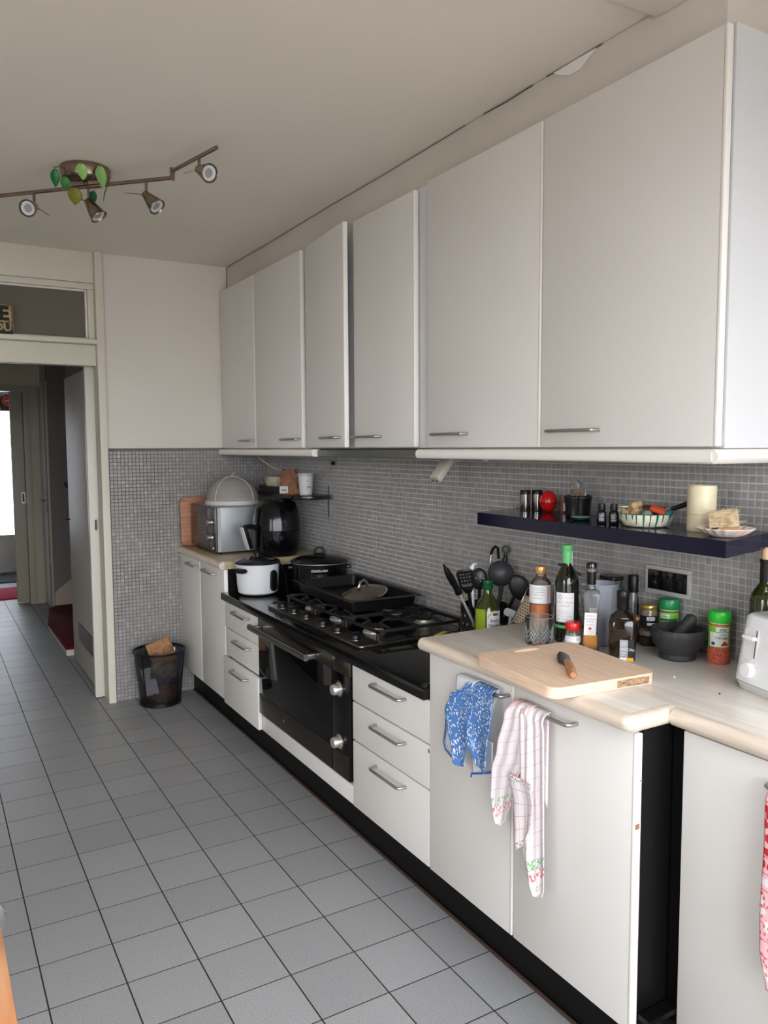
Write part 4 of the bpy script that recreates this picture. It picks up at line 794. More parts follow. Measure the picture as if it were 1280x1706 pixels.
obj('dish_body', lathe(B(), [(0, 0.0), (0.02, 0.0), (0.030, 0.006), (0.0315, 0.009), (0.030, 0.0095), (0.02, 0.004), (0, 0.003)], 36), mat('dish_green', (26, 74, 62), 0.2), t); obj('dish_glaze', lathe(B(), [(0, 0.0045), (0.02, 0.0048), (0.0296, 0.0100), (0.0290, 0.0103), (0, 0.0085)], 36), mat('dish_white', (226, 224, 212), 0.25), t)
for (x, y, lab) in ((1.458, -1.500, 'small dark dropper vial nearer the black basket'), (1.472, -1.533, 'small dark dropper vial nearer the dripped bowl')):
    t = on_shelf('oil_vial', lab, 'vial', x, y, group='pair of dark vials')
    obj('glass_body', lathe(B(), [(0, 0), (0.0125, 0), (0.0135, 0.002), (0.0135, 0.030), (0.011, 0.036), (0.007, 0.038), (0, 0.038)], 24), mat('dark_vial_glass', (20, 18, 20), 0.12), t)
    obj('cap', lathe(B(), [(0, 0.0382), (0.0105, 0.0382), (0.0108, 0.040), (0.0098, 0.057), (0, 0.0575)], 24), BLKP, t); wrap('label', mat('vial_label', (84, 84, 92), 0.5), t, 0.0138, -0.65, 0.65, 0.006, 0.029)
    for k in range(4): wrap('print_line', WL, t, 0.0140, -0.5, 0.5-0.12*(k % 3), 0.010+k*0.0045, 0.0112+k*0.0045, 6)
# bowls
CREAMG = mat('cream_glaze', (226, 220, 200), 0.18, coat=0.3); TEALG = mat('teal_glaze', (22, 110, 92), 0.15, coat=0.3)
def bowl(t, r, h, drips):
    wob = lambda a, z: 1+0.02*math.sin(9*a)*(z/h)
    obj('bowl_body', lathe(B(), [(0, 0.0), (r*0.72, 0.0), (r*0.86, h*0.12), (r*0.97, h*0.55), (r, h), (r*0.955, h*0.99), (r*0.91, h*0.5), (r*0.75, h*0.14), (0, h*0.10)], 54, wob=wob), CREAMG, t)
    obj('glazed_rim', lathe(B(), [(r*1.0, h*0.97), (r*1.012, h*1.0), (r*0.98, h*1.03), (r*0.945, h*1.0), (r*0.955, h*0.97)], 54, wob=wob), TEALG, t)
    for k, (a, l, w_) in enumerate(drips):
        obj('glaze_drip', tube(B(), [((r*0.995*(1-0.14*((h-z)/h)**1.5)+0.0006)*math.cos(a+0.04*math.sin(40*z)), (r*0.995*(1-0.14*((h-z)/h)**1.5)+0.0006)*math.sin(a+0.04*math.sin(40*z)), z) for z in [h*0.985-l*h*i/5 for i in range(6)]], [w_, w_, w_*0.9, w_*0.7, w_*0.6, w_*0.3], 6), TEALG, t)
t = on_shelf('dripped_bowl', 'cream ceramic bowl with teal glaze drips, filled with ginger and tools', 'bowl', 1.500, -1.625)
bowl(t, 0.0715, 0.036, [(-0.55, 0.4, 0.003), (-0.40, 0.75, 0.0022), (-0.12, 0.9, 0.0026), (0.12, 0.95, 0.002), (0.38, 0.98, 0.003), (0.62, 0.6, 0.002), (-0.85, 0.5, 0.0022), (-1.15, 0.35, 0.002), (0.95, 0.7, 0.0025)])
t = on_shelf('dripped_bowl', 'second cream bowl with a teal rim, mostly hidden behind the vials', 'bowl', 1.575, -1.49)
bowl(t, 0.050, 0.042, [(-0.3, 0.3, 0.002), (0.3, 0.4, 0.002)])
t = thing('ginger_root', 'knobbly piece of fresh ginger in the dripped bowl', 'ginger', (1.487, -1.598, NZ+0.022), 0)
bm = B()
for (x, y, z, r, s) in ((0, 0, 0.012, 0.016, 1.2), (0.004, 0.012, 0.03, 0.014, 1.1), (-0.008, -0.004, 0.034, 0.012, 1.0), (0.0, -0.012, 0.039, 0.010, 1.0), (-0.006, 0.03, 0.008, 0.014, 1.1), (-0.004, 0.038, 0.018, 0.009, 1.0)):
    b2 = B(); bmesh.ops.create_icosphere(b2, subdivisions=2, radius=r); rotated(b2, Matrix.Translation((x, y, z)) @ Matrix.Diagonal((1, s, 1, 1))); me = bpy.data.meshes.new('tmp'); b2.to_mesh(me); b2.free(); bm.from_mesh(me); bpy.data.meshes.remove(me)
g_ = obj('ginger_flesh', bm, mat('ginger_skin', (204, 168, 122), 0.7, noise=(90, 0.2), bump=(120, 0.4)), t); md = g_.modifiers.new('join', 'REMESH'); md.mode = 'VOXEL'; md.voxel_size = 0.003; md.use_smooth_shade = True
t = thing('tea_infuser', 'round steel tea infuser ball in the dripped bowl', 'tea infuser', (1.478, -1.645, NZ+0.034), 0)
bm = B(); bmesh.ops.create_uvsphere(bm, u_segments=24, v_segments=14, radius=0.0175); obj('steel_ball', bm, mat('infuser_steel', (150, 148, 146), 0.3, metal=1.0, bump=(900, 0.5)), t); obj('seam', lathe(B(), [(0.0174, -0.001), (0.0184, -0.001), (0.0184, 0.001), (0.0174, 0.001)], 28), STEEL, t)
t = thing('orange_grater', 'orange and teal plastic grater lying across the dripped bowl', 'grater', (1.507, -1.662, NZ+0.046), math.radians(-60)); t.rotation_euler = (0.25, 0.30, math.radians(-70))
bbox('orange_body', mat('orange_plastic', (222, 84, 44), 0.35), t, -0.022, 0.022, -0.012, 0.012, -0.006, 0.006, 0.003); bbox('teal_clip', mat('teal_plastic', (36, 128, 118), 0.35), t, 0.0225, 0.036, -0.014, 0.014, -0.009, 0.009, 0.003)
t = thing('paprika_sachet', 'dark red translucent sachet leaning in the dripped bowl', 'sachet', (1.533, -1.625, NZ+0.012), 0); t.rotation_euler = (0.35, 0.1, math.radians(-65))
obj('sachet_film', prism(B(), rrect(-0.032, 0.03, 0, 0.045, 0.004), -0.004, 0.004, 0.002), mat('dark_red_film', (112, 44, 32), 0.25), t, rot=(PI/2, 0, 0))
t = thing('black_handled_peeler', 'black-handled peeler sticking out of the dripped bowl', 'peeler', (1.515, -1.675, NZ+0.043), 0)
obj('grip', tube(B(), [(0.012, -0.012, 0.006), (0.03, -0.035, 0.018), (0.046, -0.055, 0.028)], [0.006, 0.007, 0.0065], 10), BLKP, t); obj('blade_loop', tube(B(), [(0.011, -0.011, 0.005), (0.0, -0.004, 0.004), (-0.012, 0.004, -0.002), (-0.008, 0.016, -0.004)], 0.003, 8), CHROME, t)
t = on_shelf('cream_vase', 'tall cream hand-thrown ceramic cylinder vase', 'vase', 1.515, -1.792)
ww = lambda a, z: 1+0.012*math.sin(2*a+20*z)+0.008*math.sin(3*a-31*z)
obj('vase_wall', lathe(B(), [(0, 0), (0.034, 0), (0.0355, 0.003), (0.036, 0.02), (0.0355, 0.04), (0.0362, 0.07), (0.0365, 0.115), (0.035, 0.119), (0.0325, 0.117), (0.032, 0.01), (0, 0.008)], 44, wob=ww), mat('cream_clay', (226, 214, 180), 0.4, noise=(30, 0.05), bump=(60, 0.15)), t)
obj('throwing_line', lathe(B(), [(0.0352, 0.044), (0.0368, 0.045), (0.0368, 0.046), (0.0352, 0.047)], 44, wob=ww), mat('cream_line', (206, 196, 164), 0.4), t)
t = on_shelf('scalloped_plate', 'white scalloped porcelain plate with pink tint under the scrubber', 'plate', 1.465, -1.900)
sw = lambda a, z: 1+(0.035*math.cos(18*a) if z > 0.008 else 0)
obj('plate_body', lathe(B(), [(0, 0.0), (0.034, 0.0), (0.037, 0.002), (0.052, 0.009), (0.066, 0.020), (0.066, 0.0215), (0.052, 0.0115), (0.036, 0.0045), (0, 0.004)], 144, wob=sw), mat('pink_white_porcelain', (232, 222, 214), 0.2, noise=(30, 0.1), rgb2=(226, 186, 172)), t)
t = thing('loofah_scrubber', 'square pad of pale loofah fibre propped on the scalloped plate', 'scrubber', (1.472, -1.894, NZ+0.0125), 0); t.rotation_euler = (0, 0, face_cam(1.472, -1.894)); 
LOO = mat('loofah_fibre', (222, 198, 160), 0.9, noise=(60, 0.25), bump=(150, 0.8)); random.seed(11)
bm = B(); box(bm, -0.011, 0.011, -0.034, 0.034, 0.0, 0.050, 0.003); h_ = obj('pad', bm, LOO, t, rot=(0.14, -0.28, 0))
bm = B()
for k in range(70):
    z_ = random.uniform(0.002, 0.05); y0_ = random.uniform(-0.036, 0.02); ln = random.uniform(0.01, 0.03); tube(bm, [(0.0112, y0_, z_), (0.0135, y0_+ln*.5, z_+random.uniform(-.003, .003)), (0.0112, y0_+ln, z_+random.uniform(-.003, .003))], 0.0007, 4)
for k in range(24):
    z_ = 0.05; y0_ = random.uniform(-0.034, 0.034); tube(bm, [(0.006, y0_, 0.048), (0.008, y0_+random.uniform(-.003, .003), 0.054)], 0.0006, 4)
o_ = obj('fibres', bm, LOO, h_); o_['kind'] = 'stuff'
t = thing('bottle_brush_end', 'small tan stub with a dark end lying on the scalloped plate', 'stub', (1.443, -1.910, NZ+0.0165), 0)
obj('tan_part', tube(B(), [(0.0, 0.012, 0), (0.006, -0.012, 0.001), (0.012, -0.034, 0.003)], [0.006, 0.0075, 0.006], 10), mat('tan_stub', (194, 156, 108), 0.6), t); obj('dark_end', tube(B(), [(-0.004, 0.028, -0.001), (0.0, 0.0125, 0)], [0.005, 0.0065], 10), mat('dark_stub', (58, 46, 50), 0.5), t)

# ------------------------------------------------------------------ bottles, jars and the rest on the beech worktop
def on_top(name, label, cat, x, y, rz=None, z=0.8853, **k): return thing(name, label, cat, (x, y, z), face_cam(x, y) if rz is None else rz, **k)
PAPER = mat('label_paper', (232, 230, 232), 0.6); INK = mat('label_ink', (70, 66, 72), 0.7); INKL = mat('label_ink_pale', (168, 166, 176), 0.7); PINKI = mat('label_pink', (206, 92, 110), 0.7)
CLR = glass('clear_glass', (246, 248, 248), clear=0.94); DKG = mat('dark_green_bottle', (20, 24, 12), 0.06, coat=0.5)
def lines(parent, r, specs, m_=None, a_off=0.0, h=0.0016):
    for (z, a, b_) in specs: wrap('print_line', m_ or INK, parent, r, a+a_off, b_+a_off, z, z+h, 6)
# cutting board + knife
bd = thing('cutting_board', 'thick pale beech cutting board hanging over the worktop edge', 'cutting board', (1.17, -1.652, 0.8855), math.radians(-5.5))
poly = rrect(-0.158, 0.158, -0.172, 0.172, 0.032, 6)
hole = [(x_*1.0, y_) for x_, y_ in [( -0.010+0.040*math.cos(2*PI*k/24), 0.138+0.013*math.sin(2*PI*k/24)) for k in range(24)]]
bm = B(); T_ = 0.027
for z_, sgn_ in ((0.0, -1), (T_, 1)):
    pass
ov_t = [bm.verts.new((p[0], p[1], T_)) for p in poly]; ov_b = [bm.verts.new((p[0], p[1], 0)) for p in poly]; hv_t = [bm.verts.new((p[0], p[1], T_)) for p in hole]; hv_b = [bm.verts.new((p[0], p[1], 0)) for p in hole]
def loop_edges(vs): return [bm.edges.new((vs[i], vs[(i+1) % len(vs)])) for i in range(len(vs))]
et, eb, ht, hb_ = loop_edges(ov_t), loop_edges(ov_b), loop_edges(hv_t), loop_edges(hv_b)
bmesh.ops.triangle_fill(bm, edges=et+ht, use_beauty=True); bmesh.ops.triangle_fill(bm, edges=eb+hb_, use_beauty=True)
for a_, b_ in ((ov_t, ov_b), (hv_t, hv_b)):
    for i in range(len(a_)): j = (i+1) % len(a_); bm.faces.new((a_[i], a_[j], b_[j], b_[i]))
bo = obj('board', bm, WOODB, bd, ang=30); md = bo.modifiers.new('soft', 'BEVEL'); md.width = 0.006; md.segments = 3; md.limit_method = 'ANGLE'
bm = B(); box(bm, 0.03, 0.128, -0.1735, -0.1718, 0.004, 0.022); obj('scorched_edge', bm, mat('scorched_wood', (92, 76, 60), 0.8, noise=(60, 0.6), rgb2=(186, 150, 116), stretch=(1, 1, 3)), bd)
kn = thing('paring_knife', 'short kitchen knife with a dark blade and beech handle on the board', 'knife', (1.165, -1.675, 0.9135), math.atan2(-1.79+1.575, 1.086-1.239))
obj('handle', tube(B(), [(0.005, 0, 0.0085), (0.03, 0.001, 0.0098), (0.075, 0.0, 0.0105), (0.112, -0.002, 0.0105), (0.126, -0.003, 0.0095)], [0.0085, 0.0092, 0.0100, 0.0100, 0.0070], 12), mat('knife_beech', (196, 138, 98), 0.45, noise=(40, 0.15)), kn)
bm = B(); prism(bm, [(0.008, 0.009), (-0.012, 0.012), (-0.045, 0.013), (-0.075, 0.008), (-0.098, -0.004), (-0.07, -0.014), (-0.03, -0.019), (0.0, -0.019), (0.004, -0.010)], 0.007, 0.0095); obj('blade', bm, mat('blackened_blade', (72, 66, 68), 0.22, metal=0.8, noise=(25, 0.4)), kn, rot=(0.12, 0, 0))
# tumbler
t = on_top('whisky_tumbler', 'clear cut-glass tumbler with a chevron pattern', 'glass', 1.325, -1.390)
obj('tumbler_wall', lathe(B(), [(0, 0.0), (0.036, 0.0), (0.039, 0.004), (0.041, 0.08), (0.0385, 0.081), (0.0365, 0.012), (0, 0.010)], 40), glass('tumbler_glass', (246, 249, 248), clear=0.96, rough=0.04), t)
CUT = glass('cut_facet', (235, 240, 240), clear=0.6, rough=0.1, body=(206, 212, 212))
for k in range(10):
    a = 2*PI*k/10
    for j in range(3):
        z0_ = 0.008+j*0.014; rr = 0.0405
        obj('cut_chevron', tube(B(), [((rr-0.0006+0.02*z)*math.cos(a+da), (rr-0.0006+0.02*z)*math.sin(a+da), z) for da, z in ((-0.31, z0_), (0, z0_+0.02), (0.31, z0_))], 0.0011, 5), CUT, t)
obj('rim', lathe(B(), [(0.0385, 0.081), (0.0400, 0.0822), (0.0412, 0.081), (0.0400, 0.0802), (0.0385, 0.081)], 40), CUT, t)
# amber spirit bottle
t = on_top('amber_spirit_bottle', 'round clear bottle half full of amber liquid with a gold cap', 'bottle', 1.425, -1.282)
obj('glass', lathe(B(), [(0, 0), (0.030, 0), (0.033, 0.004), (0.0345, 0.06), (0.033, 0.085), (0.0345, 0.10), (0.0345, 0.150), (0.030, 0.160), (0.019, 0.172), (0.016, 0.178), (0.016, 0.185)], 36), CLR, t)
obj('amber_liquid', lathe(B(), [(0, 0.004), (0.029, 0.004), (0.032, 0.008), (0.0333, 0.06), (0.0318, 0.085), (0.0325, 0.092), (0, 0.092)], 36), mat('amber_liquor', (226, 128, 44), 0.12), t)
wrap('label', PAPER, t, 0.0350, -1.5, 1.25, 0.096, 0.1530); wrap('label_stripe', PINKI, t, 0.0353, 0.62, 0.70, 0.097, 0.150); lines(t, 0.0353, [(0.143, -0.8, 0.2), (0.137, -0.8, 0.4), (0.130, -0.8, 0.3), (0.122, -0.8, 0.4), (0.112, -0.8, 0.1)], INKL)
obj('cap', lathe(B(), [(0, 0.1852), (0.0175, 0.1852), (0.0185, 0.187), (0.0185, 0.206), (0.017, 0.209), (0, 0.209)], 28), mat('gold_cap', (206, 160, 96), 0.3, metal=0.5), t)
# white wine bottle with green capsule
t = on_top('wine_bottle', 'dark wine bottle with a mint green capsule and white label', 'bottle', 1.418, -1.405)
obj('glass', lathe(B(), [(0, 0), (0.032, 0), (0.0355, 0.004), (0.0355, 0.175), (0.033, 0.192), (0.025, 0.210), (0.0165, 0.226), (0.0145, 0.238), (0.0142, 0.242), (0, 0.242)], 40), DKG, t)
GRN = mat('mint_capsule', (98, 184, 112), 0.35)
cp_ = obj('capsule', lathe(B(), [(0.0146, 0.2245), (0.0150, 0.2245), (0.0152, 0.262), (0.0160, 0.262), (0.0160, 0.270), (0.0152, 0.271), (0.0158, 0.272), (0.0158, 0.287), (0.0145, 0.2885), (0, 0.2885)], 32), GRN, t)
for z_ in (0.266, 0.2725, 0.2785): obj('capsule_groove', lathe(B(), [(0.0157, z_), (0.0163, z_+0.0006), (0.0157, z_+0.0012)], 32), mat('mint_dark', (70, 150, 90), 0.4), cp_)
wrap('label', PAPER, t, 0.0359, -0.98, 0.62, 0.062, 0.150, 20); wrap('neck_band', GRN, t, 0.0358, -1.5, 1.5, 0.044, 0.053, 20)
wrap('seal_strip', PAPER, t, 0.0162, 0.9, 1.25, 0.222, 0.270, 4)
text_on('PINOT GRIGIO', 0.0078, INKL, t, on_cyl(0.0362, 0.121, -0.14)); text_on('VENEZIE', 0.0078, INKL, t, on_cyl(0.0362, 0.111, -0.14))
lines(t, 0.0362, [(0.135, -0.1, 0.5), (0.096, -0.8, 0.2), (0.091, -0.8, 0.4), (0.086, -0.8, 0.3), (0.080, -0.8, 0.45), (0.072, -0.8, 0.1)], INKL, h=0.001)
obj('diamond_mark', tube(B(), [on_cyl(0.0362, 0.137, -0.55)(x_, y_) for x_, y_ in ((0, 0.007), (0.006, 0), (0, -0.007), (-0.006, 0), (0, 0.007))], 0.0005, 4), INK, t)
# garlic powder jar with red cap
t = on_top('seasoning_jar', 'small white seasoning jar with a bright red cap', 'jar', 1.375, -1.478)
obj('glass', lathe(B(), [(0, 0), (0.023, 0), (0.0245, 0.003), (0.0245, 0.022), (0.022, 0.038), (0.0195, 0.048), (0.0195, 0.054), (0, 0.054)], 30), CLR, t); obj('powder', lathe(B(), [(0, 0.002), (0.022, 0.002), (0.0235, 0.004), (0.0235, 0.022), (0.0212, 0.037), (0, 0.039)], 30), mat('cream_powder', (226, 206, 172), 0.9), t)
obj('cap', lathe(B(), [(0, 0.0542), (0.0212, 0.0542), (0.0222, 0.056), (0.0222, 0.072), (0.0205, 0.0752), (0, 0.0752)], 30), mat('cap_red', (206, 28, 32), 0.3), t)
wrap('label', PAPER, t, 0.0250, -1.2, 1.2, 0.0195, 0.0235, r1=0.0250); wrap('label', PAPER, t, 0.0250, -1.2, 1.2, 0.0236, 0.0375, r1=0.0226)
for k in range(5): wrap('barcode', INK, t, 0.0247, 0.42+0.06*k, 0.45+0.06*k, 0.025, 0.034, 2, r1=0.0233)
lines(t, 0.0243, [(0.0335, -0.7, 0.1), (0.030, -0.7, 0.2), (0.0265, -0.7, 0.0)], INKL, h=0.001)
# balsamic bottle (square, tall, clear)
t = on_top('balsamic_bottle', 'tall square clear bottle with amber dressing and a black stopper', 'bottle', 1.398, -1.524)
def sqr(bm, prof, n=5):
    rings = []
    for (r, z, k) in prof: rings.append([bm.verts.new((p[0], p[1], z)) for p in rrect(-r, r, -r, r, max(r*k, 0.0005), 4)])
    for A_, B_ in zip(rings, rings[1:]):
        for i in range(len(A_)): j = (i+1) % len(A_); bm.faces.new((A_[i], A_[j], B_[j], B_[i]))
    bm.faces.new(list(reversed(rings[0]))); bm.faces.new(rings[-1]); return bm
obj('glass', sqr(B(), [(0.0215, 0, 0.3), (0.0225, 0.003, 0.3), (0.0205, 0.06, 0.3), (0.0205, 0.13, 0.3), (0.023, 0.155, 0.3), (0.0235, 0.165, 0.35), (0.021, 0.171, 0.5), (0.012, 0.176, 0.98), (0.0105, 0.182, 0.98), (0.0105, 0.19, 0.98)]), CLR, t)
obj('amber_dressing', sqr(B(), [(0.020, 0.003, 0.3), (0.0212, 0.005, 0.3), (0.0197, 0.048, 0.3)]), mat('amber_oil', (216, 146, 38), 0.15), t); obj('sediment', sqr(B(), [(0.0202, 0.0026, 0.3), (0.0214, 0.005, 0.3), (0.0212, 0.014, 0.3)]), mat('amber_sediment', (206, 140, 34), 0.3, noise=(90, 0.4)), t)
obj('pourer_sleeve', lathe(B(), [(0, 0.1902), (0.0125, 0.1902), (0.0128, 0.192), (0.0122, 0.222), (0.0145, 0.2225), (0.0145, 0.226), (0, 0.226)], 28), BLKP, t); obj('stopper_collar', lathe(B(), [(0, 0.2262), (0.0132, 0.2262), (0.0132, 0.236), (0, 0.236)], 28), mat('smoke_plastic', (112, 110, 108), 0.2), t); obj('stopper', lathe(B(), [(0, 0.2362), (0.0148, 0.2362), (0.0148, 0.247), (0.013, 0.2515), (0, 0.2515)], 28), BLKG, t)
lb = obj('label', rotated(prism(B(), [(-0.019, 0.048), (0.014, 0.048), (0.0165, 0.112), (-0.0165, 0.112)], 0, 0.0006), Matrix(((0, 0, 1, 0.0221), (1, 0, 0, 0), (0, 1, 0, 0), (0, 0, 0, 1)))), PAPER, t)
obj('back_label', rotated(prism(B(), [(-0.005, 0.048), (0.017, 0.048), (0.017, 0.117), (-0.005, 0.117)], 0, 0.0006), Matrix(((0, 0, 1, -0.0222), (1, 0, 0, 0), (0, 1, 0, 0), (0, 0, 0, 1)))), mat('back_label_paper', (206, 200, 186), 0.6), t)
pl_ = lambda cz, cy=-0.002: (lambda x, y: (0.02285, cy+x, cz+y))
text_on('CONDIMENTO', 0.0040, INK, lb, pl_(0.103)); text_on('BALSAMICO', 0.0052, INK, lb, pl_(0.094)); text_on('BIANCO', 0.0052, INK, lb, pl_(0.087)); text_on('agrodolce', 0.0050, INK, lb, pl_(0.078)); text_on('CIPOLLA', 0.0036, PINKI, lb, pl_(0.058)); text_on('250 ml', 0.0036, INKL, lb, pl_(0.0525))
bm = B(); lathe(bm, [(0, 0), (0.0045, 0), (0.0045, 0.0003), (0, 0.0003)], 16); rotated(bm, Matrix.Translation((0.0228, -0.002, 0.067)) @ Matrix.Rotation(PI/2, 4, 'Y')); obj('onion_print', bm, PINKI, lb)
# measuring beaker and tall storage jar behind
t = on_top('measuring_beaker', 'translucent plastic measuring beaker behind the balsamic bottle', 'beaker', 1.475, -1.488)
obj('beaker_wall', lathe(B(), [(0, 0), (0.033, 0), (0.035, 0.004), (0.0475, 0.176), (0.050, 0.178), (0.050, 0.182), (0.0465, 0.180), (0.0335, 0.006), (0, 0.004)], 40), glass('milky_plastic', (232, 236, 244), clear=0.72, rough=0.2, body=(222, 226, 234)), t)
obj('lip', box(B(), 0.046, 0.060, -0.010, 0.010, 0.176, 0.181, 0.002), MATS['milky_plastic'], t, rot=(0, 0, -1.3))
t = on_top('storage_jar', 'tall glass jar of red speckled beans with a dark screw lid', 'jar', 1.567, -1.438)
obj('glass', lathe(B(), [(0, 0), (0.036, 0), (0.038, 0.003), (0.038, 0.150), (0.033, 0.163), (0.033, 0.171)], 36), CLR, t); obj('beans', lathe(B(), [(0, 0.003), (0.0355, 0.003), (0.0365, 0.006), (0.0365, 0.088), (0, 0.094)], 36), mat('speckled_beans', (196, 172, 160), 0.7, noise=(110, 0.5), rgb2=(112, 44, 42), bump=(110, 0.7)), t)
lidj = obj('lid', lathe(B(), [(0, 0.1712), (0.0345, 0.1712), (0.0355, 0.173), (0.0355, 0.187), (0.033, 0.189), (0, 0.188)], 36), mat('dark_jar_lid', (44, 40, 38), 0.25, metal=0.6), t); obj('lid_rim', lathe(B(), [(0.0353, 0.1713), (0.0365, 0.172), (0.0365, 0.176), (0.0354, 0.177)], 36), STEEL, lidj)
# dark square oil bottle
t = on_top('dark_oil_bottle', 'squat dark glass bottle with a long black screw cap and grey label', 'bottle', 1.408, -1.632)
obj('glass', sqr(B(), [(0.033, 0, 0.45), (0.0355, 0.004, 0.45), (0.0375, 0.09, 0.45), (0.037, 0.108, 0.5), (0.031, 0.122, 0.7), (0.016, 0.132, 0.98), (0.0125, 0.138, 0.98), (0.0125, 0.145, 0.98)]), mat('brown_black_glass', (26, 20, 14), 0.05, coat=0.5), t)
obj('cap', lathe(B(), [(0, 0.1352), (0.0150, 0.1352), (0.0165, 0.14), (0.0160, 0.165), (0.0168, 0.166), (0.0168, 0.184), (0.015, 0.1875), (0, 0.1875)], 28), BLKP, t)
def plate(name, m_, y0, y1, z0, z1, x=0.0372, parent=None): return obj(name, box(B(), x, x+0.0008, y0, y1, z0, z1), m_, parent or t)
GL = mat('label_grey', (150, 150, 154), 0.5); BKL = mat('label_black', (20, 20, 24), 0.5); YL = mat('label_yellow', (222, 166, 30), 0.5)
plate('grey_label', GL, -0.006, 0.015, 0.012, 0.06, 0.0376); plate('black_label', BKL, 0.0152, 0.030, 0.012, 0.06, 0.0376); plate('foot_strip', PAPER, -0.006, 0.012, 0.004, 0.0118, 0.0374); plate('foot_strip', YL, 0.0122, 0.030, 0.002, 0.0125, 0.0376)
for k, (a_, b_, z_) in enumerate(((-0.004, 0.013, 0.052), (-0.004, 0.010, 0.046), (-0.004, 0.013, 0.036), (-0.004, 0.012, 0.032), (-0.004, 0.013, 0.024), (-0.004, 0.008, 0.018))): plate('print_line', mat('label_print_pale', (206, 206, 210), 0.6), a_, b_, z_, z_+0.0016, 0.0385)
text_on('Olio', 0.011, WL, t, lambda x, y: (0.0386, 0.0226+x, 0.034+y))
# slim spray bottle
t = on_top('spray_bottle', 'slim clear bottle with a black pump cap below the wall socket', 'bottle', 1.622, -1.475)
obj('glass', lathe(B(), [(0, 0), (0.016, 0), (0.0172, 0.003), (0.0172, 0.118), (0.013, 0.130), (0.0125, 0.138)], 28), CLR, t); obj('dip_tube', tube(B(), [(0, 0, 0.006), (0, 0, 0.137)], 0.002, 6), mat('tube_white', (214, 214, 210), 0.5), t)
obj('pump_cap', lathe(B(), [(0, 0.1382), (0.0150, 0.1382), (0.0155, 0.141), (0.0155, 0.187), (0.0135, 0.191), (0, 0.191)], 28), BLKP, t)
GOLD = mat('gold_lid', (186, 148, 78), 0.28, metal=0.8)
def screw_jar(label, x, y, z, r, h, glassm, lidm, lh, lab=None):
    t = on_top('screw_jar', label, 'jar', x, y, z=z)
    obj('glass', lathe(B(), [(0, 0), (r*0.92, 0), (r, 0.003), (r, h*0.86), (r*0.9, h*0.95), (r*0.9, h), (0, h)], 30), glassm, t)
    obj('lid', lathe(B(), [(0, h+0.0002), (r*0.98, h+0.0002), (r*1.01, h+0.002), (r*1.01, h+lh-0.002), (r*0.95, h+lh), (0, h+lh)], 30), lidm, t)
    if lab: wrap('label', lab, t, r*1.012, -1.2, 1.2, h*0.12, h*0.72)
    return t
DJ = mat('dark_jar_contents', (40, 24, 16), 0.1)
screw_jar('small dark jar with a gold lid hidden behind the dark oil bottle', 1.595, -1.520, 0.8853, 0.017, 0.062, DJ, GOLD, 0.013)
screw_jar('low jar with a steel lid, the lower one of the stacked jars', 1.588, -1.565, 0.8853, 0.0255, 0.030, mat('brown_jar_contents', (58, 38, 24), 0.1), mat('steel_lid', (176, 170, 160), 0.3, metal=0.8), 0.014)
t = bpy.context.scene.objects[-1] if False else None
j2 = screw_jar('black-labelled jar with a gold lid, the upper one of the stacked jars', 1.588, -1.565, 0.9297, 0.0245, 0.062, mat('clear_brown_jar', (120, 104, 84), 0.12), GOLD, 0.013, BKL)
wrap('label_panel', PAPER, j2, 0.0251, -0.2, 0.75, 0.031, 0.041); wrap('label_panel', PAPER, j2, 0.0251, -0.15, 0.75, 0.017, 0.024); 
for k in range(5): wrap('print_line', INK, j2, 0.0253, -0.1+0.16*k, -0.02+0.16*k, 0.033, 0.039, 2)
# spice shakers
RS = mat('red_flakes', (168, 44, 30), 0.7, noise=(260, 0.5), rgb2=(206, 120, 84), bump=(260, 0.6)); SG = mat('shaker_green', (44, 190, 52), 0.35); SGD = mat('shaker_deep_green', (22, 128, 74), 0.35); LG = mat('label_leaf_green', (132, 196, 62), 0.5); LW = mat('label_cream_white', (226, 230, 222), 0.5)
def shaker(label, x, y, cap, contents, body2):
    t = on_top('spice_shaker', label, 'spice jar', x, y); r = 0.0285
    obj('jar', lathe(B(), [(0, 0), (r*0.95, 0), (r, 0.004), (r, 0.038), (r*0.94, 0.043), (r*0.94, 0.103), (r*0.9, 0.107), (0, 0.107)], 36), contents, t)
    obj('neck', lathe(B(), [(0, 0.1072), (r*0.93, 0.1072), (r*0.93, 0.111), (0, 0.111)], 36), mat('neck_cream', (206, 190, 150), 0.4), t)
    obj('cap', lathe(B(), [(0, 0.1112), (r*1.0, 0.1112), (r*1.03, 0.114), (r*1.02, 0.134), (r*0.93, 0.140), (r*0.6, 0.1415), (0, 0.1415)], 36), cap, t)
    wrap('label', LG, t, r*0.955, -1.5, 1.5, 0.046, 0.103, 24); wrap('label_panel', body2, t, r*0.962, -0.95, 0.95, 0.048, 0.086, 16)
    return t
s1 = shaker('glass shaker of red pepper flakes with a bright green cap by the toaster', 1.597, -1.795, SG, RS, LW)
wrap('name_plate', LW, s1, 0.0278, -0.3, 0.95, 0.088, 0.100, 10); text_on('םיסב', 0.0085, INK, s1, on_cyl(0.0281, 0.0935, 0.35), 0.0003)
text_on('לפלפ', 0.0075, INK, s1, on_cyl(0.0278, 0.0795, 0.40)); text_on('ףירח םודא', 0.0080, INK, s1, on_cyl(0.0278, 0.0710, 0.28), 0.0002)
bm = B(); lathe(bm, [(0.0, 0.012), (0.004, 0.009), (0.011, 0.0), (0, 0.0)], 14, sy=0.12); M_ = Matrix.Rotation(0.52, 4, 'Z') @ Matrix.Translation((0.0283, 0, 0.052)) @ Matrix.Rotation(PI/2, 4, 'Z'); rotated(bm, M_); obj('spice_heap_print', bm, mat('print_red', (206, 40, 30), 0.6), s1)
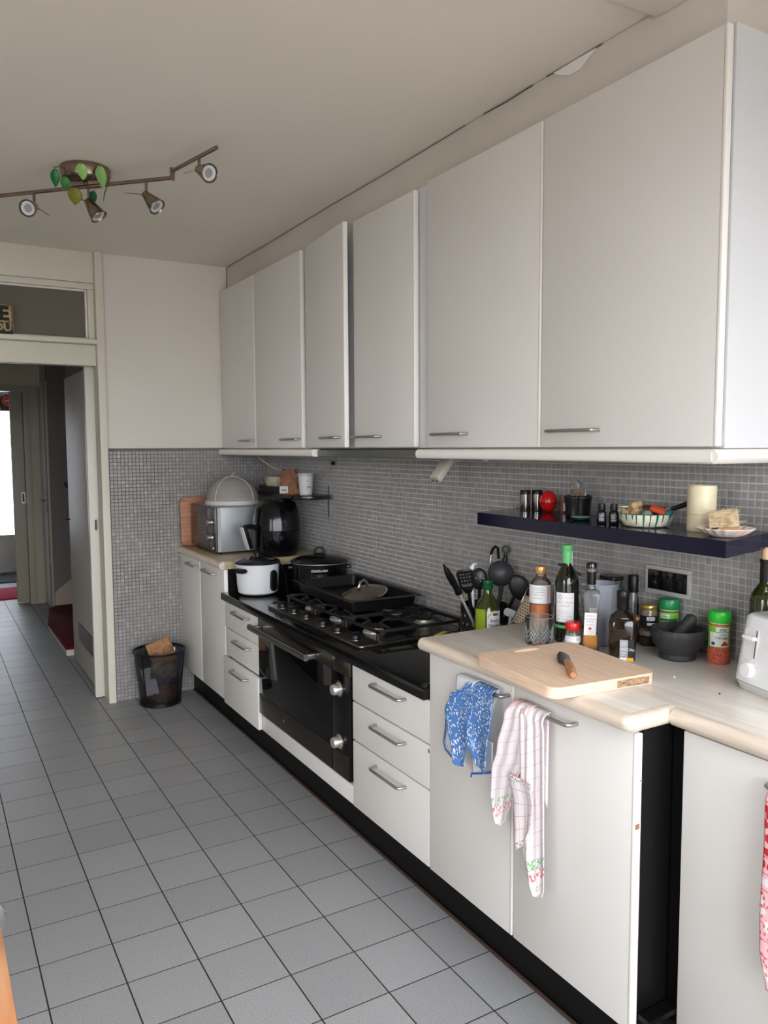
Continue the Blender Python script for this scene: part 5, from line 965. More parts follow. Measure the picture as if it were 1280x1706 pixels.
wrap('spice_bowl_print', WL, s1, 0.0281, 0.15, 0.9, 0.0475, 0.0515, 8); wrap('blue_mark', mat('print_blue', (40, 60, 110), 0.6), s1, 0.0279, -0.72, -0.38, 0.052, 0.060, 6)
s2 = shaker('glass spice shaker with a deep green cap behind the mortar', 1.621, -1.610, SGD, mat('green_herbs', (74, 92, 46), 0.8, noise=(200, 0.4)), mat('label_deep_green', (24, 104, 66), 0.5))
wrap('name_plate', LW, s2, 0.0278, -0.95, 0.05, 0.086, 0.098, 10); text_on('םיסב', 0.008, INK, s2, on_cyl(0.0281, 0.092, -0.42), 0.0003); wrap('stripe', LG, s2, 0.0278, -0.9, 0.1, 0.074, 0.079, 8); wrap('stripe', LW, s2, 0.0278, -0.9, 0.1, 0.064, 0.068, 8)
# mortar and pestle
mo = on_top('mortar', 'dark grey granite mortar', 'mortar', 1.542, -1.707)
STONE = mat('dark_granite_stone', (52, 52, 54), 0.65, noise=(160, 0.35), rgb2=(34, 34, 36), bump=(180, 0.35))
obj('stone_bowl', lathe(B(), [(0, 0), (0.046, 0), (0.049, 0.004), (0.047, 0.016), (0.052, 0.023), (0.066, 0.042), (0.0705, 0.062), (0.0718, 0.066), (0.073, 0.078), (0.070, 0.084), (0.063, 0.083), (0.056, 0.066), (0.042, 0.040), (0.02, 0.028), (0, 0.026)], 48), STONE, mo)
ps_ = thing('pestle', 'dark stone pestle standing in the mortar', 'pestle', (1.542, -1.707, 0.917), 0)
obj('stone_club', tube(B(), [(-0.012, 0.016, 0.010), (0.0, 0.002, 0.030), (0.010, -0.010, 0.052), (0.018, -0.020, 0.070), (0.023, -0.026, 0.080), (0.026, -0.030, 0.087)], [0.019, 0.0165, 0.0145, 0.0165, 0.0160, 0.0095], 18), STONE, ps_)
# wine bottle with wooden stopper
t = on_top('wine_bottle', 'green glass wine bottle with a pale wooden stopper behind the toaster', 'bottle', 1.612, -1.915)
obj('glass', lathe(B(), [(0, 0), (0.034, 0), (0.0375, 0.004), (0.0375, 0.185), (0.034, 0.203), (0.024, 0.219), (0.0155, 0.232), (0.0145, 0.25), (0.0140, 0.285), (0, 0.285)], 40), mat('olive_green_bottle', (38, 46, 16), 0.05, coat=0.5), t)
obj('black_neck_foil', lathe(B(), [(0.0146, 0.236), (0.0160, 0.236), (0.0152, 0.283), (0.0165, 0.284), (0.0165, 0.292), (0, 0.292)], 32), BLKP, t); obj('wooden_stopper', lathe(B(), [(0, 0.2922), (0.0125, 0.2922), (0.0135, 0.315), (0.013, 0.322), (0, 0.323)], 28), mat('stopper_wood', (214, 178, 142), 0.6), t)
# toaster
to = thing('toaster', 'white toaster with a round browning dial at the end of the worktop', 'toaster', (1.602, -2.035, 0.8853), 0)
TW = mat('toaster_white', (236, 238, 240), 0.28)
def taper(bm, x0, x1, y0, y1, z0, z1, tx, ty, r):
    lo = rrect(x0, x1, y0, y1, r, 6); hi = rrect(x0+tx, x1-tx, y0+ty, y1-ty, r, 6); mid = [((a[0]*0.12+b_[0]*0.88), (a[1]*0.12+b_[1]*0.88)) for a, b_ in zip(lo, hi)]
    R_ = [[bm.verts.new((p[0], p[1], z)) for p in q] for q, z in ((lo, z0), (mid, z0+(z1-z0)*0.88), (hi, z1-0.006), ([(p[0]*0.96+0.04*(x0+x1)/2, p[1]*0.96+0.04*(y0+y1)/2) for p in hi], z1))]
    for A_, B_ in zip(R_, R_[1:]):
        for i in range(len(A_)): j = (i+1) % len(A_); bm.faces.new((A_[i], A_[j], B_[j], B_[i]))
    bm.faces.new(list(reversed(R_[0]))); bm.faces.new(R_[-1]); return bm
# local: end face with dial looks along -x... the toaster's short end faces the room
obj('casing', taper(B(), -0.175, 0.02, -0.33, 0.062, 0.022, 0.178, 0.018, 0.012, 0.045), TW, to)
obj('base', taper(B(), -0.168, 0.014, -0.32, 0.055, 0.0, 0.0215, -0.006, -0.006, 0.045), mat('toaster_base_grey', (206, 206, 204), 0.35), to)
bbox('slot', mat('toaster_slot', (74, 60, 58), 0.4), to, -0.11, -0.085, -0.26, 0.01, 0.1775, 0.1795, 0.0005); bbox('slot', MATS['toaster_slot'], to, -0.06, -0.035, -0.26, 0.01, 0.1775, 0.1795, 0.0005)
to.rotation_euler = (0, 0, math.radians(-15))
NX = lambda z: -0.175+0.018*0.88*(z-0.022)/(0.137)
tilt = math.atan(0.018*0.88/0.137)
def on_end(name, m_, yc, z, bm, parent=None):
    rotated(bm, Matrix.Translation((NX(z), yc, z)) @ Matrix.Rotation(tilt, 4, 'Y') @ Matrix(((0, 0, -1, 0), (-1, 0, 0, 0), (0, 1, 0, 0), (0, 0, 0, 1)))); return obj(name, bm, m_, parent or to)
on_end('lever_channel', mat('channel_white', (222, 224, 226), 0.35), -0.002, 0.115, prism(B(), rrect(-0.022, 0.022, -0.035, 0.035, 0.008), -0.002, 0.0008))
on_end('lever_slot', mat('lever_slot_dark', (104, 72, 70), 0.5), -0.018, 0.115, box(B(), -0.0016, 0.0016, -0.033, 0.033, 0.0008, 0.0014))
on_end('lever', TW, -0.004, 0.128, box(B(), -0.02, 0.018, -0.0045, 0.0045, 0.001, 0.014, 0.003))
on_end('browning_dial', TW, -0.006, 0.052, lathe(B(), [(0, 0), (0.018, 0), (0.0175, 0.008), (0.016, 0.012), (0, 0.0125)], 32))
on_end('instruction_print', mat('print_panel', (228, 230, 232), 0.4), -0.055, 0.125, box(B(), -0.022, 0.022, -0.012, 0.012, 0, 0.0006))
for k in range(6):
    a = PI*0.15+k*PI*0.18; on_end('dial_mark', INKL, -0.006-0.026*math.cos(PI-a)*-1, 0.052+0.026*math.sin(a), box(B(), -0.0012, 0.0012, -0.0012, 0.0012, 0, 0.0004))
# crumbs
random.seed(5)
for (x, y, c, lab) in ((1.38, -1.83, (222, 206, 160), 'pale crumb on the worktop beside the cutting board'), (1.36, -1.975, (60, 50, 44), 'dark crumb on the worktop in front of the toaster')):
    bm = B(); bmesh.ops.create_icosphere(bm, subdivisions=1, radius=0.0028)
    for v in bm.verts: v.co *= random.uniform(0.7, 1.2)
    tag(obj('crumb', bm, mat('crumb_%d' % c[0], c, 0.9), loc=(x, y, 0.8875)), lab, 'crumb')

# ------------------------------------------------------------------ olive oil and utensils on the granite
t = thing('olive_oil_bottle', 'green olive oil bottle with a dark green cap and white label', 'bottle', (1.472, -0.955, GZ), face_cam(1.472, -0.955))
obj('glass', lathe(B(), [(0, 0), (0.042, 0), (0.0455, 0.005), (0.0455, 0.14), (0.043, 0.165), (0.034, 0.19), (0.022, 0.21), (0.0165, 0.22), (0.0155, 0.235), (0, 0.235)], 40), mat('olive_glass', (50, 58, 14), 0.05, coat=0.5), t)
obj('oil', lathe(B(), [(0, 0.137), (0.0454, 0.137), (0.0454, 0.1375), (0, 0.1375)], 30), mat('oil_green', (128, 146, 30), 0.2), t)
wrap('light_window', mat('bright_oil', (140, 164, 36), 0.12), t, 0.0460, -1.15, -0.15, 0.03, 0.170, 12)
wrap('label', PAPER, t, 0.0462, -0.06, 1.15, 0.03, 0.164, 16)
wrap('emblem_bar', mat('emblem_black', (30, 26, 20), 0.4), t, 0.0466, 0.42, 0.86, 0.149, 0.156, 8); wrap('emblem_gold', GOLD, t, 0.0467, 0.50, 0.78, 0.1508, 0.1542, 6)
for k in range(3): obj('gold_swoosh', tube(B(), [on_cyl(0.0466, 0.139+0.004*k, 0.0)(x_, y_) for x_, y_ in ((0.0, 0.0), (0.008, 0.010), (0.02, 0.017), (0.032, 0.020))], 0.0008, 4), mat('label_gold', (206, 150, 60), 0.5), t)
text_on('Extra', 0.0155, INK, t, on_cyl(0.0466, 0.131, 0.55), 0.0003); text_on('Vierge', 0.0155, INK, t, on_cyl(0.0466, 0.114, 0.50), 0.0003)
obj('cap', lathe(B(), [(0, 0.2352), (0.0175, 0.2352), (0.0195, 0.238), (0.0195, 0.25), (0.017, 0.252), (0.0185, 0.256), (0.0175, 0.266), (0, 0.268)], 30), mat('cap_dark_green', (16, 84, 48), 0.3), t)
# holder
hx, hy = 1.545, -0.84
uh = thing('utensil_holder', 'black perforated metal pot crammed with cooking utensils', 'utensil holder', (hx, hy, GZ), face_cam(hx, hy))
obj('pot_wall', lathe(B(), [(0, 0), (0.083, 0), (0.084, 0.003), (0.086, 0.155), (0.083, 0.156), (0.081, 0.004), (0, 0.004)], 44), mat('pot_black', (24, 23, 22), 0.4), uh)
for k in range(12):
    for z_ in (0.03, 0.06, 0.09, 0.12):
        a = -1.9+0.32*k+(0.16 if int(z_*100) % 2 else 0); bm = B(); lathe(bm, [(0, 0), (0.0045, 0), (0.0045, 0.0008), (0, 0.0008)], 8); rotated(bm, Matrix.Rotation(a, 4, 'Z') @ Matrix.Translation((0.0853, 0, z_)) @ Matrix.Rotation(PI/2, 4, 'Y')); obj('hole', bm, mat('hole_grey', (138, 134, 128), 0.6), uh)
UZ = GZ+0.006
def U(name, label, cat): return thing(name, label, cat, (hx, hy, UZ), 0)
D = lambda x, y, z: (x-hx, y-hy, z-UZ)
BLKN = mat('black_nylon', (20, 21, 23), 0.38); GREYN = mat('dark_grey_nylon', (58, 60, 63), 0.42)
t = U('sharpening_steel', 'sharpening steel with a fat black grip leaning out of the pot', 'sharpener')
p0, p1, p2 = Vector((1.262, -0.985, 1.074)), Vector((1.345, -0.960, 0.966)), Vector((1.495, -0.872, 0.79))
L = lambda a, b_, k: tuple(a+(b_-a)*k)
obj('grip', tube(B(), [D(*L(p0, p1, k)) for k in (0, 0.14, 0.17, 0.35, 0.6, 0.85, 0.93, 1.0)], [0.003, 0.0065, 0.0088, 0.012, 0.0125, 0.0105, 0.0135, 0.0135], 14), BLKP, t); obj('rod', tube(B(), [D(*L(p1, p2, k)) for k in (0, 0.5, 1)], 0.0045, 10), mat('rod_steel', (198, 198, 196), 0.35, metal=0.3), t)
def paddle(t, name, outline, holes, base, tip, m_, th=0.003, side=(0.87, -0.5, 0)):
    """flat blade: outline in (across, along) about the line base->tip"""
    b_, ti = Vector(base), Vector(tip); ax = (ti-b_).normalized(); sd = Vector(side); sd = (sd-ax*sd.dot(ax)).normalized(); nn_ = sd.cross(ax)
    bm = B(); ov_ = [bm.verts.new(b_+sd*a+ax*c) for a, c in outline]; E_ = [bm.edges.new((ov_[i], ov_[(i+1) % len(ov_)])) for i in range(len(ov_))]
    for hl in holes:
        hv = [bm.verts.new(b_+sd*a+ax*c) for a, c in hl]; E_ += [bm.edges.new((hv[i], hv[(i+1) % len(hv)])) for i in range(len(hv))]
    bmesh.ops.triangle_fill(bm, edges=E_, use_beauty=True)
    return obj(name, bm, m_, t, solid=th)
def slot(a, c, w_, h_): return [(a+w_*math.cos(k*PI/4), c+h_*math.sin(k*PI/4)) for k in range(8)]
t = U('slotted_turner', 'black slotted turner beside the sharpening steel', 'turner')
b0, b1 = D(1.408, -0.93, 0.955), D(1.365, -0.96, 1.045)
paddle(t, 'blade', [(-0.010, 0), (0.010, 0), (0.026, 0.03), (0.029, 0.095), (0.02, 0.103), (-0.022, 0.103), (-0.030, 0.092), (-0.026, 0.03)], [slot(a, c, 0.003, 0.0042) for a in (-0.015, -0.005, 0.005, 0.015) for c in (0.04, 0.055, 0.07, 0.085)], b0, b1, BLKN)
obj('shaft', tube(B(), [b0, D(1.44, -0.90, 0.90), D(1.52, -0.86, 0.77)], 0.006, 8), BLKN, t)
t = U('slotted_spoon', 'black slotted spoon between the turner and the ladle', 'spoon')
bm = B(); bmesh.ops.create_uvsphere(bm, u_segments=24, v_segments=14, radius=0.036); rotated(bm, Matrix.Translation(D(1.472, -0.905, 0.995)) @ Matrix.Rotation(face_cam(1.455, -0.905), 4, 'Z') @ Matrix.Diagonal((0.35, 0.85, 1.1, 1))); obj('bowl', bm, BLKN, t)
ca, sa = math.cos(face_cam(1.455, -0.905)), math.sin(face_cam(1.455, -0.905))
for (dy, dz) in ((0.004, 0.012), (0.006, -0.006), (-0.012, 0.004), (0.016, 0.004)): obj('slot', rotated(lathe(B(), [(0, 0), (0.003, 0), (0.003, 0.001), (0, 0.001)], 8), Matrix.Translation(Vector(D(1.472, -0.905, 0.995))+Vector((ca*0.0125-sa*dy, sa*0.0125+ca*dy, dz))) @ Matrix.Rotation(face_cam(1.455, -0.905), 4, 'Z') @ Matrix.Rotation(PI/2, 4, 'Y')), mat('slot_grey', (120, 120, 122), 0.5), t)
obj('shaft', tube(B(), [D(1.478, -0.90, 0.958), D(1.49, -0.88, 0.88), D(1.53, -0.85, 0.77)], 0.006, 8), BLKN, t)
t = U('soup_ladle', 'large dark grey soup ladle, its round back turned to the room', 'ladle')
lc = Vector((1.578, -0.895, 1.004)); bm = B(); bmesh.ops.create_uvsphere(bm, u_segments=32, v_segments=20, radius=0.046); geom = [v for v in bm.verts if v.co.x < -0.012]; bmesh.ops.delete(bm, geom=geom, context='VERTS')
rotated(bm, Matrix.Translation(D(*lc)) @ Matrix.Rotation(face_cam(lc.x, lc.y), 4, 'Z') @ Matrix.Diagonal((0.8, 1, 1, 1))); obj('bowl', bm, GREYN, t, solid=0.003)
obj('shaft', tube(B(), [D(1.570, -0.905, 0.965), D(1.573, -0.90, 0.93), D(1.566, -0.89, 0.885), D(1.56, -0.87, 0.80)], [0.011, 0.008, 0.0085, 0.007], 10), GREYN, t)
t = U('hooked_spoon', 'steel serving spoon whose black hooked end rises above the ladle', 'spoon')
obj('stem', tube(B(), [D(1.535, -0.86, 0.80), D(1.555, -0.855, 1.02), D(1.567, -0.85, 1.068)], 0.0055, 8), STEEL, t); obj('hook', tube(B(), [D(1.567, -0.85, 1.068), D(1.578, -0.847, 1.088), D(1.592, -0.845, 1.097), D(1.605, -0.843, 1.090), D(1.610, -0.842, 1.050)], 0.0052, 8), BLKP, t)
t = U('ring_handled_server', 'black utensil with a round hanging ring beside the ladle', 'utensil')
obj('ring', rotated(lathe(B(), [(0.0085, -0.004), (0.0165, -0.004), (0.0165, 0.004), (0.0085, 0.004), (0.0085, -0.004)], 24), Matrix.Translation(D(1.628, -0.862, 1.085)) @ Matrix.Rotation(face_cam(1.628, -0.862), 4, 'Z') @ Matrix.Rotation(PI/2, 4, 'Y')), BLKP, t)
obj('neck', tube(B(), [D(1.628, -0.862, 1.070), D(1.627, -0.861, 1.055), D(1.623, -0.86, 1.04), D(1.595, -0.85, 0.80)], [0.006, 0.0085, 0.011, 0.006], 10), BLKP, t)
t = U('cheese_slicer', 'white plastic handled tool standing behind the slotted turner', 'utensil')
obj('handle', tube(B(), [D(1.465, -0.87, 1.01), D(1.465, -0.87, 1.03), D(1.475, -0.868, 1.042), D(1.49, -0.865, 1.042)], [0.008, 0.009, 0.006, 0.004], 8), WHITEP, t); obj('stem', tube(B(), [D(1.465, -0.87, 1.01), D(1.51, -0.83, 0.80)], 0.005, 8), WHITEP, t)
t = U('balloon_whisk', 'wire balloon whisk half hidden behind the ladle', 'whisk')
for k in range(5):
    c_, s_ = math.cos(k*PI/5), math.sin(k*PI/5); obj('wire', tube(B(), [Vector(D(1.555, -0.90, 0.86))+Vector((0.028*math.sin(PI*i/12)*c_, 0.028*math.sin(PI*i/12)*s_, 0.115*math.sin(PI*i/24 if i <= 12 else PI*(24-i)/24))) for i in range(0, 13)], 0.0011, 5), STEEL, t)
obj('handle', tube(B(), [D(1.555, -0.90, 0.862), D(1.555, -0.885, 0.77)], 0.008, 8), STEEL, t)
t = U('fish_slice', 'black flat spoon behind the grater', 'spoon')
bm = B(); bmesh.ops.create_uvsphere(bm, u_segments=24, v_segments=14, radius=0.04); rotated(bm, Matrix.Translation(D(1.625, -0.945, 0.955)) @ Matrix.Rotation(face_cam(1.6, -0.93), 4, 'Z') @ Matrix.Rotation(0.5, 4, 'X') @ Matrix.Diagonal((0.25, 0.9, 1.25, 1))); obj('bowl', bm, BLKN, t); obj('shaft', tube(B(), [D(1.612, -0.93, 0.92), D(1.575, -0.89, 0.80)], 0.006, 8), BLKN, t)
# curved grater leaning in front
gr = thing('curved_grater', 'curved steel grater with a wire handle propped among the utensils', 'grater', (1.562, -1.025, 0.838), 0); gr.rotation_euler = (0.0, 0.50, face_cam(1.545, -1.02)+PI)
gr.rotation_euler = (math.radians(-16), math.radians(26), face_cam(1.545, -1.02)+PI/2)
bm = B(); grid(bm, lambda u, v: (-0.031+0.062*u, -0.016*math.sin(PI*u), 0.105*v), 12, 6); GRM = mat('grater_steel', (206, 186, 160), 0.35, metal=0.3); obj('grating_face', bm, GRM, gr, solid=0.0015)
for i in range(6):
    for j in range(8):
        u = (i+0.7+0.4*(j % 2))/7.2; obj('grating_hole', rotated(lathe(B(), [(0, 0), (0.0028, 0), (0.0018, 0.002), (0, 0.0022)], 7), Matrix.Translation((-0.031+0.062*u, -0.016*math.sin(PI*u)-0.0008, 0.012+0.010*j)) @ Matrix.Rotation(PI/2, 4, 'X')), mat('grater_hole_dark', (26, 24, 22), 0.5), gr)
obj('wire_frame', tube(B(), [(-0.033, 0, -0.004), (-0.033, 0, 0.11), (-0.034, 0.004, 0.132), (-0.02, 0.008, 0.152), (0, 0.01, 0.158), (0.02, 0.008, 0.152), (0.034, 0.004, 0.132), (0.033, 0, 0.11), (0.033, 0, -0.004), (-0.033, 0, -0.004)], 0.0022, 7), CHROME, gr)
t = thing('soft_spatula', 'spatula with a pale grey rubber head in front of the pot', 'spatula', (1.525, -0.985, GZ), 0)
obj('head', prism(B(), rrect(-0.022, 0.022, -0.012, 0.016, 0.010), -0.003, 0.003, 0.001), mat('pale_rubber', (176, 182, 178), 0.6), t, loc=(0.016, -0.008, 0.147), rot=(PI/2, 0.35, face_cam(1.53, -0.985)+PI/2)); obj('shaft', tube(B(), [(0.018, -0.01, 0.137), (0.012, 0.0, 0.06), (0.0, 0.012, 0.007)], 0.0055, 8), mat('grey_shaft', (186, 184, 178), 0.5), t)
t = thing('pink_handled_tool', 'tool with a coral pink end poking out beside the grater', 'utensil', (1.555, -1.055, GZ), 0)
obj('pink_end', tube(B(), [(0, 0, 0.118), (0.006, -0.006, 0.132), (0.016, -0.012, 0.137), (0.026, -0.018, 0.132)], [0.004, 0.007, 0.008, 0.005], 10), mat('coral_pink', (206, 92, 96), 0.4), t); obj('shaft', tube(B(), [(0.0, 0.0, 0.119), (-0.008, 0.012, 0.0005)], 0.004, 8), BLKP, t)
t = thing('wooden_spoon_handle', 'wooden spoon handle leaning behind the amber bottle', 'spoon', (1.62, -1.08, GZ), 0)
obj('handle', tube(B(), [(-0.02, 0.0, 0.001), (0.02, -0.02, 0.25)], [0.006, 0.0055], 8), mat('spoon_wood', (186, 140, 92), 0.6), t)
t = thing('garlic_press', 'chrome garlic press leaning behind the wine bottle', 'garlic press', (1.535, -1.290, 0.8855), 0)
obj('arm', tube(B(), [(0.03, -0.03, 0.002), (0.0, 0.0, 0.14), (-0.014, 0.012, 0.195)], 0.006, 8), CHROME, t); obj('arm', tube(B(), [(0.045, -0.045, 0.002), (0.016, -0.012, 0.14), (0.002, 0.0, 0.185)], 0.0055, 8), CHROME, t); obj('cross_bar', tube(B(), [(-0.026, 0.022, 0.205), (0.006, -0.006, 0.192), (0.028, -0.024, 0.172)], 0.005, 8), CHROME, t)

# ------------------------------------------------------------------ tea towels
def lerp_rows(rows, t):
    for a, b_ in zip(rows, rows[1:]):
        if t <= b_[0]:
            k = (t-a[0])/(b_[0]-a[0]); k = k*k*(3-2*k); return [a[i]+(b_[i]-a[i])*k for i in range(1, len(a))]
    return list(rows[-1][1:])
def interp(lst, u):
    for a, b_ in zip(lst, lst[1:]):
        if u <= b_[0]: return a[1]+(b_[1]-a[1])*(u-a[0])/(b_[0]-a[0])
    return lst[-1][1]
def cloth(name, material, parent, rows, ztop, zbot, xf, folds, nu=36, nv=60, width=0.3, th=0.0018, skew=0.0, over=None):
    """rows: (t, y at left, y at right); zbot: list (u, z); hangs in the x=xf plane, bulging towards -x"""
    def fn(u, v):
        yl, yr = lerp_rows(rows, v); zb = interp(zbot, u); z = ztop+(zb-ztop)*v
        x = xf
        for (amp, k, ph, tw, lo, hi) in folds: x -= amp*(lo+(hi-lo)*v)*(0.5+0.5*math.sin(k*u+ph+tw*v))
        if v < 0.05 and over:
            x = x+(over-x)*(1-v/0.05)**1.5; z = ztop+(zb-ztop)*0.05*(v/0.05)**2
        y = yl+(yr-yl)*u
        return (x, y, z)
    H = ztop-min(z for _, z in zbot)
    bm = grid(B(), fn, nu, nv, uvs=lambda u, v: (u*width, v*H+(u-0.5)*skew)); return obj(name, bm, material, parent, solid=th)
# blue patterned towel
M, nt, b = nodes('blue_paisley_cotton'); tc = N(nt, 'ShaderNodeTexCoord')
v1 = N(nt, 'ShaderNodeTexVoronoi', Scale=20.0); nt.links.new(tc.outputs['UV'], v1.inputs['Vector'])
sn = N(nt, 'ShaderNodeMath', operation='MULTIPLY'); sn.inputs[1].default_value = 34.0; nt.links.new(v1.outputs['Distance'], sn.inputs[0])
s2_ = N(nt, 'ShaderNodeMath', operation='SINE'); nt.links.new(sn.outputs[0], s2_.inputs[0])
v2 = N(nt, 'ShaderNodeTexVoronoi', Scale=125.0); nt.links.new(tc.outputs['UV'], v2.inputs['Vector'])
lt = N(nt, 'ShaderNodeMath', operation='LESS_THAN'); lt.inputs[1].default_value = 0.46; nt.links.new(v2.outputs['Distance'], lt.inputs[0])
gt_ = N(nt, 'ShaderNodeMath', operation='GREATER_THAN'); gt_.inputs[1].default_value = 0.25; nt.links.new(s2_.outputs[0], gt_.inputs[0])
ml = N(nt, 'ShaderNodeMath', operation='MULTIPLY'); nt.links.new(lt.outputs[0], ml.inputs[0]); nt.links.new(gt_.outputs[0], ml.inputs[1])
nz = N(nt, 'ShaderNodeTexNoise', Scale=60.0); nt.links.new(tc.outputs['UV'], nz.inputs['Vector'])
cr = N(nt, 'ShaderNodeValToRGB'); cr.color_ramp.elements[0].color = lin((52, 96, 160)); cr.color_ramp.elements[1].color = lin((86, 132, 190)); nt.links.new(nz.outputs['Fac'], cr.inputs[0])
mx = N(nt, 'ShaderNodeMix', data_type='RGBA'); nt.links.new(ml.outputs[0], mx.inputs[0]); nt.links.new(cr.outputs[0], mx.inputs[6]); mx.inputs[7].default_value = lin((224, 228, 230)); nt.links.new(mx.outputs[2], b.inputs['Base Color']); b.inputs['Roughness'].default_value = 0.85
BLUEC = M; LINING = mat('pale_towel_lining', (212, 214, 222), 0.9, bump=(600, 0.3)); BHEM = mat('blue_hem', (58, 100, 166), 0.85)
tw1 = thing('tea_towel', 'blue patterned tea towel draped over a cabinet door handle', 'towel', (0, 0, 0), 0, 'tea towels on the door handles')
cloth('front_cloth', BLUEC, tw1, [(0, -1.432, -1.530), (0.08, -1.412, -1.536), (0.25, -1.350, -1.537), (0.45, -1.332, -1.535), (0.62, -1.350, -1.527), (0.85, -1.375, -1.522), (1, -1.385, -1.518)], 0.828, [(0, 0.588), (0.12, 0.580), (0.30, 0.592), (0.42, 0.655), (0.5, 0.640), (0.62, 0.600), (1, 0.603)], 1.041, [(0.012, 5.0, 2.2, -1.0, 0.2, 1.3), (0.009, 13.0, 0.5, 1.5, 0.1, 1.0)], width=0.26, over=1.066)
cloth('inner_fold', LINING, tw1, [(0, -1.345, -1.40), (0.4, -1.318, -1.40), (0.8, -1.305, -1.40), (1, -1.322, -1.40)], 0.74, [(0, 0.592), (0.5, 0.580), (1, 0.573)], 1.051, [(0.006, 6, 0, 0, 0.5, 1)], 14, 20)
cloth('inner_fold', LINING, tw1, [(0, -1.43, -1.52), (1, -1.432, -1.521)], 0.68, [(0, 0.562), (0.4, 0.580), (1, 0.604)], 1.055, [(0.005, 6, 1, 0, 0.5, 1)], 14, 16)
cloth('back_flap', LINING, tw1, [(0, -1.374, -1.53), (1, -1.380, -1.50)], 0.830, [(0, 0.765), (1, 0.74)], 1.066, [(0.003, 7, 0, 0, 0.5, 1)], 10, 10)
cloth('turned_flap', LINING, tw1, [(0, -1.366, -1.45), (0.5, -1.364, -1.44), (1, -1.366, -1.43)], 0.829, [(0, 0.762), (1, 0.745)], 1.045, [(0.003, 6, 0, 0, 0.5, 1)], 12, 40, over=1.066)
obj('hem', tube(B(), [(1.040, -1.322, 0.700), (1.042, -1.316, 0.66), (1.044, -1.303, 0.615), (1.044, -1.312, 0.596), (1.043, -1.35, 0.582), (1.043, -1.385, 0.574), (1.045, -1.40, 0.577)], 0.0025, 7), BHEM, tw1)
obj('hem', tube(B(), [(1.048, -1.432, 0.556), (1.047, -1.434, 0.566), (1.046, -1.47, 0.580), (1.046, -1.521, 0.601), (1.046, -1.524, 0.607)], 0.0028, 7), BHEM, tw1)
# white checked towel with strawberry border
def check_mat(name, ground, linec, border):
    M, nt, b = nodes(name); tc = N(nt, 'ShaderNodeTexCoord'); sp = N(nt, 'ShaderNodeSeparateXYZ'); nt.links.new(tc.outputs['UV'], sp.inputs[0])
    def stripe(out, period, w_):
        a = N(nt, 'ShaderNodeMath', operation='MODULO'); a.inputs[1].default_value = period; nt.links.new(out, a.inputs[0])
        c = N(nt, 'ShaderNodeMath', operation='LESS_THAN'); c.inputs[1].default_value = w_; nt.links.new(a.outputs[0], c.inputs[0]); return c
    sx, sy = stripe(sp.outputs[0], 0.030, 0.0016), stripe(sp.outputs[1], 0.034, 0.0016)
    mxm = N(nt, 'ShaderNodeMath', operation='MAXIMUM'); nt.links.new(sx.outputs[0], mxm.inputs[0]); nt.links.new(sy.outputs[0], mxm.inputs[1])
    mx = N(nt, 'ShaderNodeMix', data_type='RGBA'); nt.links.new(mxm.outputs[0], mx.inputs[0]); mx.inputs[6].default_value = lin(ground); mx.inputs[7].default_value = lin(linec); last = mx.outputs[2]
    for (lo, hi, col, sc_, thr) in border:
        a = N(nt, 'ShaderNodeMath', operation='GREATER_THAN'); a.inputs[1].default_value = lo; nt.links.new(sp.outputs[1], a.inputs[0])
        c = N(nt, 'ShaderNodeMath', operation='LESS_THAN'); c.inputs[1].default_value = hi; nt.links.new(sp.outputs[1], c.inputs[0])
        m1 = N(nt, 'ShaderNodeMath', operation='MULTIPLY'); nt.links.new(a.outputs[0], m1.inputs[0]); nt.links.new(c.outputs[0], m1.inputs[1])
        vo = N(nt, 'ShaderNodeTexVoronoi', Scale=sc_); nt.links.new(tc.outputs['UV'], vo.inputs['Vector']); th = N(nt, 'ShaderNodeMath', operation='LESS_THAN'); th.inputs[1].default_value = thr; nt.links.new(vo.outputs['Distance'], th.inputs[0])
        m2 = N(nt, 'ShaderNodeMath', operation='MULTIPLY'); nt.links.new(m1.outputs[0], m2.inputs[0]); nt.links.new(th.outputs[0], m2.inputs[1])
        x_ = N(nt, 'ShaderNodeMix', data_type='RGBA'); nt.links.new(m2.outputs[0], x_.inputs[0]); nt.links.new(last, x_.inputs[6]); x_.inputs[7].default_value = lin(col); last = x_.outputs[2]
    nt.links.new(last, b.inputs['Base Color']); b.inputs['Roughness'].default_value = 0.9; return M
CH1 = check_mat('white_check_cotton_a', (232, 224, 226), (222, 186, 190), [(0.262, 0.285, (132, 190, 128), 110, 0.45), (0.286, 0.312, (222, 108, 110), 100, 0.42)])
CH2 = check_mat('white_check_cotton_b', (232, 224, 226), (222, 182, 188), [(0.375, 0.398, (126, 190, 124), 110, 0.46), (0.400, 0.424, (218, 100, 104), 100, 0.42), (0.435, 0.45, (120, 140, 122), 160, 0.35)])
CH3 = check_mat('white_check_cotton_c', (226, 218, 220), (214, 150, 158), [(0.0, 0.018, (120, 142, 124), 150, 0.40), (0.17, 0.20, (112, 132, 116), 150, 0.36)])
tw2 = thing('tea_towel', 'white tea towel with pink checks and strawberry border on a door handle', 'towel', (0, 0, 0), 0, 'tea towels on the door handles')
cloth('front_cloth', CH1, tw2, [(0, -1.613, -1.675), (0.12, -1.590, -1.690), (0.4, -1.565, -1.668), (0.6, -1.545, -1.640), (0.8, -1.543, -1.618), (0.93, -1.553, -1.600), (1, -1.563, -1.585)], 0.824, [(0, 0.482), (0.5, 0.478), (1, 0.490)], 1.041, [(0.010, 4.5, 1.5, 0.6, 0.3, 1.3), (0.006, 17, 0.5, 2.0, 0.8, 0.3)], width=0.17, skew=0.045, over=1.067)
